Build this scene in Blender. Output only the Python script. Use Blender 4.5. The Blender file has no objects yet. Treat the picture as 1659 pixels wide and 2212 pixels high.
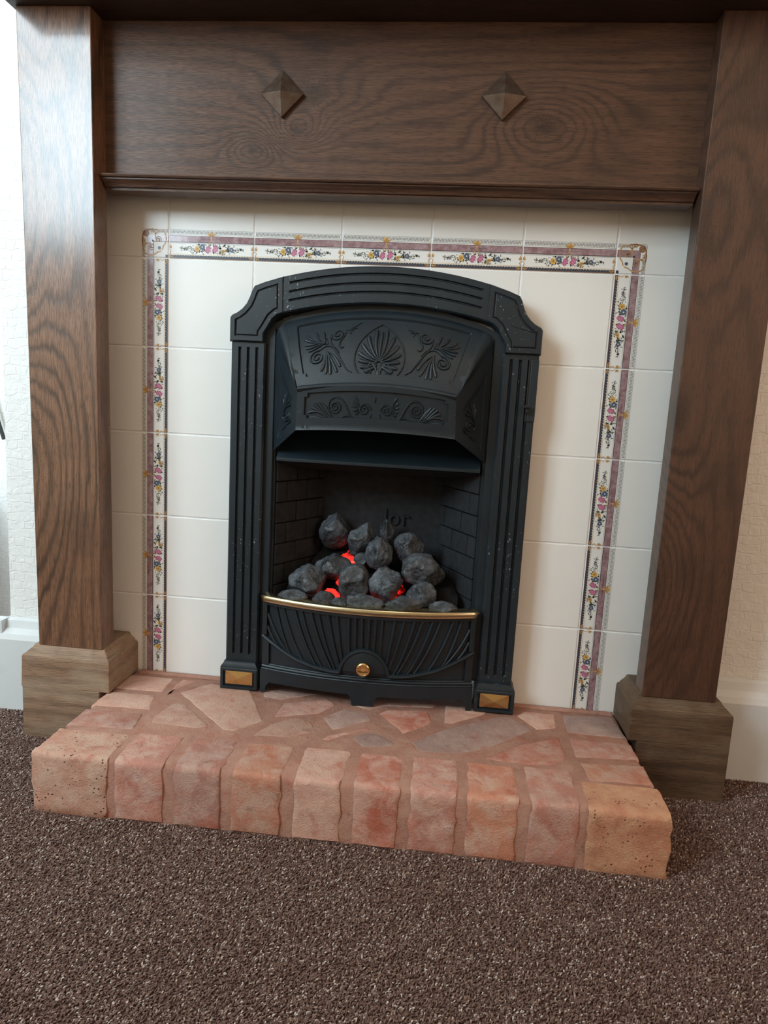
import bpy, bmesh, math, random
from mathutils import Vector, Matrix, noise
import numpy as np
random.seed(7)
S = bpy.context.scene
COL = S.collection
Z0 = 0.095            # hearth top above the carpet: all z below are measured from the hearth top
def lin(r, g, b, a=1.0):
    f = lambda c: (c/255/12.92) if c/255 <= .04045 else ((c/255+.055)/1.055)**2.4
    return (f(r), f(g), f(b), a)

# ------------------------------------------------------------------ camera
cd = bpy.data.cameras.new('camera'); cam = bpy.data.objects.new('camera', cd); COL.objects.link(cam)
cd.sensor_fit = 'HORIZONTAL'; cd.sensor_width = 36.0; cd.lens = 36.0*1471.30/1659
cd.clip_start = .01
a_, b_, c_ = 0.0887545, 1.4191058, 0.0540054
cam.matrix_world = Matrix.Translation((0.50714, -1.19854, 0.52266+Z0)) @ Matrix.Rotation(a_, 4, 'Z') @ Matrix.Rotation(b_, 4, 'X') @ Matrix.Rotation(c_, 4, 'Z')
S.camera = cam
# ------------------------------------------------------------------ world, lights, exposure
w = bpy.data.worlds.new('sky'); S.world = w; w.use_nodes = True
bg = w.node_tree.nodes['Background']; bg.inputs[0].default_value = (.75, .87, 1, 1); bg.inputs[1].default_value = 1.0
def area(name, loc, aim, sx, sy, power, col):
    ld = bpy.data.lights.new(name, 'AREA'); ld.shape = 'RECTANGLE'; ld.size = sx; ld.size_y = sy
    ld.energy = power; ld.color = col
    o = bpy.data.objects.new(name, ld); COL.objects.link(o); o.location = loc
    o.rotation_euler = (Vector(aim)-Vector(loc)).to_track_quat('-Z', 'Y').to_euler()
    return o
WX0, WX1, WZ0, WZ1, RY = -1.95, -.58, 1.15, 2.28, -1.65     # window opening in the wall behind the camera
area('window_daylight', ((WX0+WX1)/2, RY-.14, (WZ0+WZ1)/2), ((WX0+WX1)/2, 0, (WZ0+WZ1)/2), WX1-WX0, WZ1-WZ0, 74, (.72, .90, 1))
area('overhead_fill', (.6, -1.0, 2.38), (.6, -1.0, 0), .5, .5, 2.5, (1, .80, .62))  # added warm fill from above in place of room bounce, not a fitting
area('warm_room_lamp', (2.25, -1.45, 1.15), (.4, 0, .6), 1.3, 1.3, 12.5, (1, .74, .56))
S.view_settings.view_transform = 'Standard'; S.view_settings.look = 'None'
S.view_settings.exposure = 0.36; S.view_settings.gamma = 1.0; S.view_settings.use_curve_mapping = False
try:
    S.cycles.use_denoising = True
    S.cycles.max_bounces = 8
except Exception: pass

# ------------------------------------------------------------------ material helpers
class NT:
    def __init__(s, name):
        s.m = bpy.data.materials.new(name); s.m.use_nodes = True; s.t = s.m.node_tree
        s.b = s.t.nodes['Principled BSDF']; s.tc = None
    def n(s, typ, **k):
        o = s.t.nodes.new(typ)
        for a, v in k.items():
            if isinstance(a, str) and hasattr(o, a): setattr(o, a, v)
        return o
    def l(s, a, b): s.t.links.new(a, b)
    def coord(s, kind='Object'):
        if not s.tc: s.tc = s.n('ShaderNodeTexCoord')
        return s.tc.outputs[kind]
    def mapping(s, scale=(1, 1, 1), rot=(0, 0, 0), loc=None, src=None):
        mp = s.n('ShaderNodeMapping'); mp.inputs['Scale'].default_value = scale; mp.inputs['Rotation'].default_value = rot
        if loc: mp.inputs['Location'].default_value = loc
        s.l(src or s.coord(), mp.inputs[0]); return mp.outputs[0]
    def noise(s, vec, scale, detail=4, rough=.55, dist=0):
        x = s.n('ShaderNodeTexNoise'); s.l(vec, x.inputs['Vector']); x.inputs['Scale'].default_value = scale
        x.inputs['Detail'].default_value = detail; x.inputs['Roughness'].default_value = rough; x.inputs['Distortion'].default_value = dist
        return x.outputs[0]
    def ramp(s, fac, stops):
        r = s.n('ShaderNodeValToRGB'); s.l(fac, r.inputs[0]); e = r.color_ramp.elements
        while len(e) < len(stops): e.new(.5)
        for el, (p, c) in zip(e, stops):
            el.position = p; el.color = c if len(c) == 4 else (*c, 1)
        return r.outputs[0]
    def mix(s, a, b, fac, mode='MIX'):
        m = s.n('ShaderNodeMix'); m.data_type = 'RGBA'; m.blend_type = mode
        for sock, v in ((m.inputs[0], fac), (m.inputs[6], a), (m.inputs[7], b)):
            if hasattr(v, 'links') or hasattr(v, 'is_linked'): s.l(v, sock)
            else: sock.default_value = v
        return m.outputs[2]
    def math(s, op, a, b=0.0):
        m = s.n('ShaderNodeMath'); m.operation = op
        for i, v in enumerate((a, b)):
            if hasattr(v, 'is_linked'): s.l(v, m.inputs[i])
            else: m.inputs[i].default_value = v
        return m.outputs[0]
    def bump(s, h, dist=.001, strength=1.0):
        b = s.n('ShaderNodeBump'); b.inputs['Distance'].default_value = dist; b.inputs['Strength'].default_value = strength
        s.l(h, b.inputs['Height']); s.l(b.outputs[0], s.b.inputs['Normal']); return b
    def set(s, col=None, rough=None, metal=None, spec=None, coat=None, coatr=None):
        for nm, v in (('Base Color', col), ('Roughness', rough), ('Metallic', metal), ('Specular IOR Level', spec), ('Coat Weight', coat), ('Coat Roughness', coatr)):
            if v is None: continue
            if hasattr(v, 'is_linked'): s.l(v, s.b.inputs[nm])
            else: s.b.inputs[nm].default_value = v
        return s.m
W1 = (1, 1, 1, 1); K1 = (0, 0, 0, 1)

def wood(name, axis, dark, mid, light, knots=(), streak=1.0, rough=.40, worn=0.0, coat=.9, bc=(.08, .70), cior=1.5):
    """oak: rings = distance field stretched along the grain axis, with fibres and pores"""
    t = NT(name)
    sc = {'x': (.9, 5, 7.5), 'z': (7.5, 5, .9)}[axis]
    v = t.mapping(sc)
    # large wandering of the grain
    nz = t.n('ShaderNodeTexNoise'); t.l(v, nz.inputs['Vector']); nz.inputs['Scale'].default_value = 1.1; nz.inputs['Detail'].default_value = 2
    wob = t.n('ShaderNodeVectorMath'); wob.operation = 'SCALE'; t.l(nz.outputs['Color'], wob.inputs[0]); wob.inputs['Scale'].default_value = 2.3*streak
    ad = t.n('ShaderNodeVectorMath'); ad.operation = 'ADD'; t.l(v, ad.inputs[0]); t.l(wob.outputs[0], ad.inputs[1])
    src = ad.outputs[0]
    sepx = t.n('ShaderNodeSeparateXYZ'); t.l(src, sepx.inputs[0])
    phase = sepx.outputs['Z' if axis == 'x' else 'X']
    obs = t.n('ShaderNodeSeparateXYZ'); t.l(t.coord(), obs.inputs[0])
    kmask = None
    for (kx, kz, r, amp) in knots:       # knots push the rings apart
        cx = t.n('ShaderNodeVectorMath'); cx.operation = 'SUBTRACT'; t.l(t.coord(), cx.inputs[0]); cx.inputs[1].default_value = (kx, 0, kz)
        ms = t.n('ShaderNodeVectorMath'); ms.operation = 'MULTIPLY'; t.l(cx.outputs[0], ms.inputs[0])
        ms.inputs[1].default_value = (.6/r, 0, 1/r) if axis == 'x' else (1/r, 0, .45/r)
        ln = t.n('ShaderNodeVectorMath'); ln.operation = 'LENGTH'; t.l(ms.outputs[0], ln.inputs[0])
        g = t.math('EXPONENT', t.math('MULTIPLY', t.math('MULTIPLY', ln.outputs['Value'], ln.outputs['Value']), -1.0))
        phase = t.math('ADD', phase, t.math('MULTIPLY', g, amp))
        kmask = g if kmask is None else t.math('MAXIMUM', kmask, g)
    fine = t.noise(t.mapping({'x': (14, 60, 90), 'z': (90, 60, 14)}[axis]), 1.0, 3, .6)
    ph = t.math('ADD', t.math('MULTIPLY', phase, 30.0), t.math('MULTIPLY', fine, 5.5))
    band = t.math('ADD', t.math('MULTIPLY', t.math('SINE', ph), .5), .5)
    band = t.math('POWER', band, 2.6)
    # pores: short dark dashes
    pores = t.noise(t.mapping({'x': (60, 400, 900), 'z': (900, 400, 60)}[axis]), 1.0, 2, .5)
    patch = t.noise(t.mapping({'x': (4, 9, 9), 'z': (9, 9, 4)}[axis]), 1.0, 3, .6)
    fib = t.noise(t.mapping({'x': (12, 260, 420), 'z': (420, 260, 12)}[axis]), 1.0, 3, .6)
    c = t.mix(mid, light, t.ramp(fib, [(.38, K1), (.66, W1)]))
    c = t.mix(c, dark, t.math('MULTIPLY', band, t.ramp(patch, [(.30, (bc[0],)*3), (.75, (bc[1],)*3)])))
    c = t.mix(c, dark, t.math('MULTIPLY', t.ramp(pores, [(.52, K1), (.66, W1)]), .55))
    c = t.mix(c, dark, t.ramp(t.noise(t.mapping((3, 3, 3)), 2.2, 3, .6), [(.52, K1), (.75, (.55,)*3)]))
    if kmask is not None:
        c = t.mix(c, dark, t.ramp(kmask, [(.88, K1), (1, (.55,)*3)]))
        cr = t.n('ShaderNodeTexVoronoi'); cr.feature = 'DISTANCE_TO_EDGE'; t.l(t.mapping((26, 26, 40), src=src if False else None), cr.inputs['Vector'])
        c = t.mix(c, lin(20, 13, 10), t.math('MULTIPLY', t.ramp(cr.outputs['Distance'], [(.004, W1), (.03, K1)]), t.ramp(kmask, [(.62, K1), (.86, (.8,)*3)])))
    if worn:
        wm = t.noise(t.mapping((7, 7, 22)), 1.0, 5, .65)
        c = t.mix(c, lin(176, 160, 138), t.ramp(wm, [(.46, K1), (.72, (worn,)*3)]))
    t.b.inputs['Coat IOR'].default_value = cior
    h = t.math('ADD', t.math('MULTIPLY', fib, .6), t.math('MULTIPLY', band, -.5))
    h = t.math('ADD', h, t.math('MULTIPLY', t.ramp(pores, [(.5, K1), (.62, W1)]), -.5))
    t.bump(h, .00045, .8)
    rr = t.math('ADD', rough-.06, t.math('MULTIPLY', fib, .14))
    return t.set(c, t.math('ADD', rr, .08), spec=.45, coat=coat, coatr=.19)

def iron(name, base, rough=.5, dusty=0.0, bump=.00025):
    t = NT(name)
    nz = t.noise(t.coord(), 900, 2, .6); big = t.noise(t.coord(), 14, 3, .6)
    c = t.mix(base, tuple(x*1.5 for x in base[:3])+(1,), t.ramp(big, [(.35, K1), (.75, W1)]))
    if dusty:
        sp = t.noise(t.mapping((1, 1, .6)), 330, 1, .5)
        msk = t.math('MULTIPLY', t.ramp(sp, [(.70, K1), (.735, W1)]), t.ramp(t.noise(t.coord(), 9, 2), [(.5, K1), (.62, W1)]))
        c = t.mix(c, lin(170, 178, 182), t.math('MULTIPLY', msk, dusty))
    t.bump(nz, bump, .7)
    return t.set(c, rough, spec=.5)

def plain(name, col, rough=.5, metal=0.0, spec=.5, nscale=None, ncol=None, bumpd=0, **k):
    t = NT(name); c = col
    if nscale:
        nn = t.noise(t.coord(), nscale, 4, .6); c = t.mix(col, ncol, t.ramp(nn, [(.35, K1), (.7, W1)]))
        if bumpd: t.bump(nn, bumpd)
    return t.set(c, rough, metal, spec, **k)

def brickmat(name, base, alt, chalk, pits=0.0, stain=0.0):
    t = NT(name)
    oi = t.n('ShaderNodeObjectInfo')
    off = t.n('ShaderNodeVectorMath'); off.operation = 'SCALE'; off.inputs[0].default_value = (17, 9, 5)
    t.l(oi.outputs['Random'], off.inputs['Scale'])
    ad = t.n('ShaderNodeVectorMath'); ad.operation = 'ADD'; t.l(t.coord(), ad.inputs[0]); t.l(off.outputs[0], ad.inputs[1])
    v = ad.outputs[0]
    big = t.noise(v, 17, 5, .62, .8); med = t.noise(v, 60, 5, .65); fine = t.noise(v, 420, 3, .6)
    c = t.mix(base, alt, t.ramp(big, [(.40, K1), (.60, W1)]))
    c = t.mix(c, t.mix(c, lin(176, 92, 70), .55), t.ramp(t.noise(v, 24, 4, .6, 1.0), [(.55, K1), (.70, W1)]))
    c = t.mix(c, chalk, t.ramp(t.noise(v, 27, 6, .65, .5), [(.42, K1), (.62, (.85,)*3)]))
    c = t.mix(c, t.mix(c, lin(105, 62, 50), .6), t.ramp(med, [(.60, K1), (.74, (.7,)*3)]))
    hsv = t.n('ShaderNodeHueSaturation'); t.l(c, hsv.inputs['Color'])
    t.l(t.math('ADD', .86, t.math('MULTIPLY', oi.outputs['Random'], .26)), hsv.inputs['Value'])
    c = hsv.outputs[0]
    pit = t.n('ShaderNodeTexVoronoi'); t.l(t.mapping((1, 1, 1), src=v), pit.inputs['Vector']); pit.inputs['Scale'].default_value = 170
    pm = t.math('MULTIPLY', t.ramp(pit.outputs['Distance'], [(.12, W1), (.26, K1)]), t.ramp(t.noise(v, 45, 3, .6), [(.5, K1), (.6, W1)]))
    h = t.math('ADD', t.math('MULTIPLY', med, 1.0), t.math('MULTIPLY', fine, .5))
    if pits:
        c = t.mix(c, lin(84, 45, 34), t.math('MULTIPLY', pm, pits)); h = t.math('SUBTRACT', h, t.math('MULTIPLY', pm, pits))
    if stain:
        sz = t.n('ShaderNodeSeparateXYZ'); t.l(t.coord(), sz.inputs[0])
        lo = t.math('ADD', sz.outputs['Z'], t.math('MULTIPLY', t.noise(v, 30, 3), .035))
        c = t.mix(c, lin(146, 76, 44), t.ramp(lo, [(.012, (stain,)*3), (.036, K1)]))
    t.bump(h, .0024, 1.0)
    return t.set(c, .82, spec=.25)

M = {}
OD, OM, OL = lin(46, 31, 24), lin(116, 80, 57), lin(136, 100, 76)
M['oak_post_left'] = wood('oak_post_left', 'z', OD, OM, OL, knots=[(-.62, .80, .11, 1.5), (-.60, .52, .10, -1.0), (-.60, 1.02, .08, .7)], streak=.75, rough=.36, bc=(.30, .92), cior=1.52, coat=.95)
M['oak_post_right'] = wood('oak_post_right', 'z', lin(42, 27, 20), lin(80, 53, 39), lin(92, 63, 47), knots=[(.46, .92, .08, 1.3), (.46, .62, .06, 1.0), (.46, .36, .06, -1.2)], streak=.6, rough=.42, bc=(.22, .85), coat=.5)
M['oak_frieze'] = wood('oak_frieze', 'x', lin(44, 30, 23), lin(84, 57, 41), lin(100, 70, 51), knots=[(-.150, 1.045, .026, 1.3), (-.222, 1.015, .024, -1.0), (.235, 1.058, .050, -1.5), (-.125, 1.10, .05, .7)], streak=.45, bc=(.15, .85), rough=.50, coat=.07)
M['oak_trim'] = wood('oak_trim', 'x', lin(36, 24, 19), lin(86, 60, 45), lin(104, 74, 56), rough=.42, coat=.2)
M['oak_shelf_shaded'] = wood('oak_shelf_shaded', 'x', lin(24, 16, 13), lin(52, 36, 28), lin(62, 44, 34), rough=.45, coat=.1)  # darkened oak: the shade under the shelf is put into the colour
M['oak_back'] = wood('oak_back', 'z', lin(40, 27, 21), lin(86, 60, 45), lin(96, 68, 52), rough=.5)
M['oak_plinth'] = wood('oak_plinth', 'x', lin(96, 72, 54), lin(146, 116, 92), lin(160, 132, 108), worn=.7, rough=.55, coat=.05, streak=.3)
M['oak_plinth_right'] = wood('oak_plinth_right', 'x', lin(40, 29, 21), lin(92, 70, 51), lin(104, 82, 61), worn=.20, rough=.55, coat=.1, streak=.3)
M['oak_stud'] = plain('oak_stud', lin(104, 90, 80), .30, metal=.5, nscale=60, ncol=lin(84, 60, 44), bumpd=.0004)
M['iron'] = iron('iron', lin(22, 33, 40), .43, dusty=.7)
M['iron_plain'] = iron('iron_plain', lin(22, 33, 40), .43)
M['iron_smooth'] = iron('iron_smooth', lin(24, 36, 44), .40, bump=.00005)
M['iron_dark'] = iron('iron_dark', lin(22, 22, 22), .6)
M['firebrick'] = plain('firebrick', lin(52, 54, 58), .85, nscale=70, ncol=lin(40, 42, 44), bumpd=.0006, spec=.2)
M['firemortar'] = plain('firemortar', lin(26, 27, 29), .9, nscale=70, ncol=lin(20, 21, 22), spec=.2)
M['brass'] = plain('brass', lin(220, 208, 174), .22, metal=1.0, nscale=25, ncol=lin(206, 192, 156))
M['brass_bright'] = plain('brass_bright', lin(216, 184, 130), .12, metal=1.0)
M['tile'] = plain('tile', lin(243, 243, 240), .34, nscale=3, ncol=lin(240, 240, 236), spec=.35)
M['grout'] = plain('grout', lin(248, 249, 250), .7, nscale=60, ncol=lin(232, 232, 230))
M['brick'] = brickmat('brick', lin(198, 140, 122), lin(184, 134, 121), lin(208, 174, 160), stain=.55)
M['brick_orange'] = brickmat('brick_orange', lin(204, 144, 118), lin(196, 134, 112), lin(208, 174, 156), stain=.7)
M['brick_red'] = brickmat('brick_red', lin(182, 108, 88), lin(196, 132, 114), lin(208, 168, 152))
M['brick_end'] = brickmat('brick_end', lin(204, 158, 138), lin(194, 144, 124), lin(208, 176, 156), pits=1.0, stain=.8)
M['brick_yellow'] = brickmat('brick_yellow', lin(198, 146, 118), lin(186, 130, 104), lin(202, 160, 128), pits=.8)
M['brick_pale'] = brickmat('brick_pale', lin(204, 162, 144), lin(196, 150, 134), lin(210, 176, 160))
M['brick_grey'] = brickmat('brick_grey', lin(176, 144, 134), lin(168, 140, 132), lin(190, 162, 150))
M['mortar'] = brickmat('mortar', lin(182, 134, 116), lin(172, 128, 112), lin(190, 148, 130))
M['skirting'] = plain('skirting', lin(226, 229, 230), .35, nscale=20, ncol=lin(220, 223, 224))
M['ceiling'] = plain('ceiling', lin(235, 232, 225), .9)
M['room_wall'] = plain('room_wall', lin(232, 208, 178), .9)
M['room_wall_far'] = plain('room_wall_far', lin(200, 172, 145), .9)
M['glass_frame'] = plain('glass_frame', lin(235, 235, 235), .4)
M['black_rubber'] = plain('black_rubber', lin(36, 38, 42), .45)
M['cabinet_white'] = plain('cabinet_white', lin(214, 212, 214), .5)
# anaglypta wallpaper : raised little rectangles in relief
t = NT('wallpaper')
v = t.mapping((1, 1, 1), rot=(math.pi/2, 0, 0))
br = t.n('ShaderNodeTexBrick'); nzz = t.n('ShaderNodeTexNoise'); t.l(v, nzz.inputs['Vector']); nzz.inputs['Scale'].default_value = 30
dv = t.n('ShaderNodeVectorMath'); dv.operation = 'SCALE'; t.l(nzz.outputs['Color'], dv.inputs[0]); dv.inputs['Scale'].default_value = .022
av = t.n('ShaderNodeVectorMath'); av.operation = 'ADD'; t.l(v, av.inputs[0]); t.l(dv.outputs[0], av.inputs[1])
t.l(av.outputs[0], br.inputs['Vector']); br.inputs['Scale'].default_value = 1; br.inputs['Brick Width'].default_value = .021
br.inputs['Row Height'].default_value = .017; br.inputs['Mortar Size'].default_value = .0016; br.inputs['Mortar Smooth'].default_value = .6; br.offset = .37
br.inputs['Color1'].default_value = W1; br.inputs['Color2'].default_value = W1; br.inputs['Mortar'].default_value = K1
hh = t.math('MULTIPLY', br.outputs['Color'], t.ramp(t.noise(v, 70, 2), [(.35, K1), (.6, W1)]))
hh = t.math('ADD', hh, t.math('MULTIPLY', t.noise(v, 160, 3), .5))
t.bump(hh, .0010, .6)
M['wallpaper'] = t.set(t.mix(lin(246, 246, 244), lin(240, 239, 236), t.noise(v, 8, 2)), .75, spec=.3)
# gas coals
t = NT('coal'); oi = t.n('ShaderNodeObjectInfo')
v = t.coord(); b1 = t.noise(v, 34, 5, .65); b2 = t.noise(v, 160, 4, .65)
c = t.mix(lin(28, 31, 35), lin(88, 94, 100), t.ramp(b1, [(.36, K1), (.62, W1)]))
c = t.mix(c, lin(88, 72, 58), t.ramp(t.noise(v, 22, 3, .6), [(.60, K1), (.78, (.5,)*3)]))
c = t.mix(c, lin(14, 14, 15), t.ramp(b2, [(.60, K1), (.72, (.9,)*3)]))
hs = t.n('ShaderNodeHueSaturation'); t.l(c, hs.inputs['Color']); t.l(t.math('ADD', .75, t.math('MULTIPLY', oi.outputs['Random'], .45)), hs.inputs['Value'])
t.bump(t.math('ADD', b1, t.math('MULTIPLY', b2, .6)), .0030, 1.0)
M['coal'] = t.set(hs.outputs[0], t.ramp(t.noise(v, 50, 3), [(.44, (.70,)*3), (.62, (.20,)*3)]), spec=.6)
M['coal_bed'] = plain('coal_bed', lin(20, 19, 19), .95, nscale=50, ncol=lin(34, 32, 31), bumpd=.002, spec=.1)
# glowing burner bed
t = NT('embers'); v = t.coord(); e1 = t.noise(v, 38, 4, .6); 
ec = t.ramp(e1, [(.40, (.25, .0, .0)), (.50, (1, .02, .012)), (.64, (1, .05, .03)), (.74, (1, .35, .28))])
t.l(ec, t.b.inputs['Emission Color']); t.l(t.ramp(e1, [(.40, (.10,)*3), (.56, (1.0,)*3)]), t.b.inputs['Emission Strength'])
M['embers'] = t.set(lin(30, 18, 16), .9)
# carpet
t = NT('carpet_backing'); M['carpet_backing'] = t.set(t.mix(lin(88, 67, 60), lin(108, 84, 75), t.noise(t.coord(), 380, 2)), .95, spec=.1)
t = NT('carpet_yarn'); oi = t.n('ShaderNodeObjectInfo')
c = t.ramp(oi.outputs['Random'], [(0, lin(88, 66, 60)), (.30, lin(110, 85, 78)), (.62, lin(124, 98, 89)), (.86, lin(142, 117, 105)), (.95, lin(184, 168, 160)), (1, lin(218, 206, 196))])
M['carpet_yarn'] = t.set(c, .85, spec=.25)
# flat print colours
PR = dict(cream=lin(238, 234, 222), maroon=lin(140, 106, 110), dark=lin(66, 62, 68), navy=lin(54, 60, 76), gold=lin(206, 160, 104), goldd=lin(158, 108, 66),
          rope=lin(112, 114, 118), pink=lin(206, 132, 164), rose=lin(172, 74, 118), blue=lin(84, 104, 138), yellow=lin(232, 188, 104), green=lin(132, 136, 118), olive=lin(88, 90, 84))
PRN = list(PR)
for k in PRN: M['print_'+k] = plain('print_'+k, PR[k], .34)
t = NT('print_maroon_marble'); mm = t.noise(t.coord(), 120, 4, .6)
M['print_maroon'] = t.set(t.mix(lin(138, 104, 110), lin(182, 156, 160), t.ramp(mm, [(.35, K1), (.7, W1)])), .14)

# ------------------------------------------------------------------ mesh helpers
class MB:
    def __init__(s): s.v = []; s.f = []; s.m = []
    def add(s, vs, fs, mi=0):
        o = len(s.v); s.v += [tuple(p) for p in vs]; s.f += [tuple(i+o for i in f) for f in fs]; s.m += [mi]*len(fs)
    def hexa(s, p, mi=0):   # p: 8 points, bottom 4 CCW then top 4 CCW (from above)
        s.add(p, [(3, 2, 1, 0), (4, 5, 6, 7), (0, 1, 5, 4), (1, 2, 6, 5), (2, 3, 7, 6), (3, 0, 4, 7)], mi)
    def box(s, x0, x1, y0, y1, z0, z1, mi=0):
        s.hexa([(x0, y0, z0), (x1, y0, z0), (x1, y1, z0), (x0, y1, z0), (x0, y0, z1), (x1, y0, z1), (x1, y1, z1), (x0, y1, z1)], mi)
    def grid(s, rows, closed_u=False, mi=0, flip=False):
        n = len(rows[0]); o = len(s.v)
        for r in rows: s.v += [tuple(p) for p in r]
        for i in range(len(rows)-1):
            for j in range(n if closed_u else n-1):
                k = (j+1) % n; q = (o+i*n+j, o+i*n+k, o+(i+1)*n+k, o+(i+1)*n+j)
                s.f.append(q[::-1] if flip else q); s.m.append(mi)
    def rings(s, rings, cap0=True, cap1=True, mi=0):
        s.grid(rings, True, mi); n = len(rings[0]); o = len(s.v)-n*len(rings)
        if cap0: s.f.append(tuple(range(o+n-1, o-1, -1))); s.m.append(mi)
        if cap1: s.f.append(tuple(range(len(s.v)-n, len(s.v)))); s.m.append(mi)

def poly_inset(P, d):
    n = len(P); A = sum(P[i][0]*P[(i+1) % n][1]-P[(i+1) % n][0]*P[i][1] for i in range(n)); sg = 1 if A > 0 else -1
    out = []
    for i in range(n):
        p0, p1, p2 = Vector(P[i-1]), Vector(P[i]), Vector(P[(i+1) % n])
        e1 = (p1-p0).normalized(); e2 = (p2-p1).normalized()
        n1 = Vector((-e1.y, e1.x))*sg; n2 = Vector((-e2.y, e2.x))*sg
        b = n1+n2; k = max(b.length_squared/2, .35)
        out.append(tuple(p1+b/k*d))
    return out
def relief_prism(mb, P, steps, mp, mi=0, back=True):
    """polygon P in (x,z); steps = (inset, height); mp(x,z,h) -> 3D"""
    rr = [[mp(x, z, h) for x, z in poly_inset(P, d)] for d, h in steps]
    mb.rings(rr, back, True, mi)

def tag(o, label=None, cat=None, group=None, kind=None):
    if label: o['label'] = label
    if cat: o['category'] = cat
    if group: o['group'] = group
    if kind: o['kind'] = kind
    return o
def wpos(o):
    p = Vector(o.location); q = o.parent
    while q: p += q.location; q = q.parent
    return p
def build(name, mb, mat, parent=None, smooth=False, angle=35, bevel=0, seg=2, base=None):
    me = bpy.data.meshes.new(name)
    if parent: off = wpos(parent)
    elif base is not None: off = Vector(base)
    else:
        a = np.array(mb.v); off = Vector((*( (a[:, :2].min(0)+a[:, :2].max(0))/2), a[:, 2].min()))
    me.from_pydata([(x-off.x, y-off.y, z-off.z) for x, y, z in mb.v], [], mb.f); me.update()
    bm = bmesh.new(); bm.from_mesh(me); bmesh.ops.remove_doubles(bm, verts=bm.verts, dist=1e-6); bmesh.ops.recalc_face_normals(bm, faces=bm.faces) if name not in NORECALC else None
    bm.to_mesh(me); bm.free()
    mats = mat if isinstance(mat, (list, tuple)) else [mat]
    for m in mats: me.materials.append(M[m] if isinstance(m, str) else m)
    if len(mats) > 1 and len(me.polygons) == len(mb.m):
        me.polygons.foreach_set('material_index', mb.m)
    if smooth: me.shade_smooth(); me.set_sharp_from_angle(angle=math.radians(angle))
    o = bpy.data.objects.new(name, me); COL.objects.link(o)
    if parent: o.parent = parent
    else: o.location = off
    if bevel:
        md = o.modifiers.new('bevel', 'BEVEL'); md.width = bevel; md.segments = seg; md.limit_method = 'ANGLE'; md.angle_limit = math.radians(40)
    return o
NORECALC = {'printed_border'}
def empty(name, loc):
    o = bpy.data.objects.new(name, None); COL.objects.link(o); o.location = loc; o.empty_display_size = .05; return o

# ------------------------------------------------------------------ room shell (photo shows only the chimney breast)
C = 0.3866           # centre line of the fire
F = -Z0              # carpet level
def struct(name, mb, mat, parent=None, **k):
    o = build(name, mb, mat, parent, **k); o['kind'] = 'structure'; return o
b = MB()
for x0, x1, z0, z1 in ((-.318, .175, F, 2.32), (.60, 1.45, F, 2.32), (.175, .60, .60, 2.32), (.175, .60, F, .0)):
    b.box(x0, x1, .008, .12 if x0 == .175 or x0 == .60 else .36, z0, z1)
b.box(.175, .60, .20, .36, F, 2.32)
struct('wall_chimney_breast', b, 'wallpaper')
b = MB(); b.box(-2.8, -.318, .35, .45, F, 2.32); b.box(1.45, 2.6, .35, .45, F, 2.32); struct('wall_alcove', b, 'wallpaper')
b = MB(); b.box(2.6, 2.7, RY-.1, .45, F, 2.32); struct('wall_right', b, 'room_wall_far')
b = MB(); b.box(-2.9, -2.8, RY-.1, .45, F, 2.32); struct('wall_left', b, 'room_wall')
b = MB(); zz = Z0
b.box(-2.9, WX0, RY-.1, RY, F, 2.32); b.box(WX1, 2.7, RY-.1, RY, F, 2.32); b.box(WX0, WX1, RY-.1, RY, F, WZ0-zz); b.box(WX0, WX1, RY-.1, RY, WZ1-zz, 2.32)
struct('wall_window_side', b, 'room_wall')
b = MB(); b.box(-2.9, 2.7, RY-.1, .45, 2.32, 2.40); struct('ceiling', b, 'ceiling')
b = MB(); b.box(-2.9, 2.7, RY-.1, .45, F-.05, F); floor = struct('floor', b, 'carpet_backing')
b = MB()
for x0, x1 in ((WX0, WX0+.06), (WX1-.06, WX1), ((WX0+WX1)/2-.03, (WX0+WX1)/2+.03)): b.box(x0, x1, RY-.08, RY-.03, WZ0-zz, WZ1-zz)
for z0, z1 in ((WZ0, WZ0+.06), (WZ1-.06, WZ1), (WZ0+.70, WZ0+.75)): b.box(WX0, WX1, RY-.08, RY-.03, z0-zz, z1-zz)
wn = struct('window_1', b, 'glass_frame')

def skirt(name, x0, x1, label=None):
    b = MB(); prof = [(.0, F), (-.030, F), (-.030, .048), (-.026, .058), (-.014, .066), (-.010, .080), (.0, .083)]
    b.rings([[(x, y+.006, z) for y, z in prof] for x in (x0, x1)])
    return b
b = skirt('', -.348, -.19); 
prof = [(.0, F), (-.030, F), (-.030, .048), (-.026, .058), (-.014, .066), (-.010, .080), (.0, .083)]
b.rings([[(-.318+y, yy, z) for y, z in prof] for yy in (-.02, .35)])
struct('baseboard_left', b, 'skirting')
struct('baseboard_right', skirt('', .96, 1.45), 'skirting')

# carpet pile: tufts scattered over the visible floor
pb = MB(); n = 5
rows = []
for k, (hz, off, r) in enumerate(((-.0005, -.0006, .0007), (.0022, -.0004, .0011), (.0036, .0006, .0010), (.0034, .0018, .0006))):
    rows.append([(off+r*math.cos(2*math.pi*i/n), r*1.0*math.sin(2*math.pi*i/n), hz) for i in range(n)])
pb.rings(rows)
tuft = build('carpet_tuft', pb, 'carpet_yarn', smooth=True, angle=80, base=(0, 0, 0))
tuft_me = tuft.data; 
pm = bpy.data.meshes.new('carpet_pile')
ys0, ys1 = -.84, .0
quads = [(-1.0, 1.75, ys0, -.31), (-1.0, -.066, -.31, ys1), (.84, 1.75, -.31, ys1)]
vv, ff = [], []
for (x0, x1, y0, y1) in quads:
    o = len(vv); vv += [(x0, y0, 0), (x1, y0, 0), (x1, y1, 0), (x0, y1, 0)]; ff.append((o, o+1, o+2, o+3))
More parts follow.
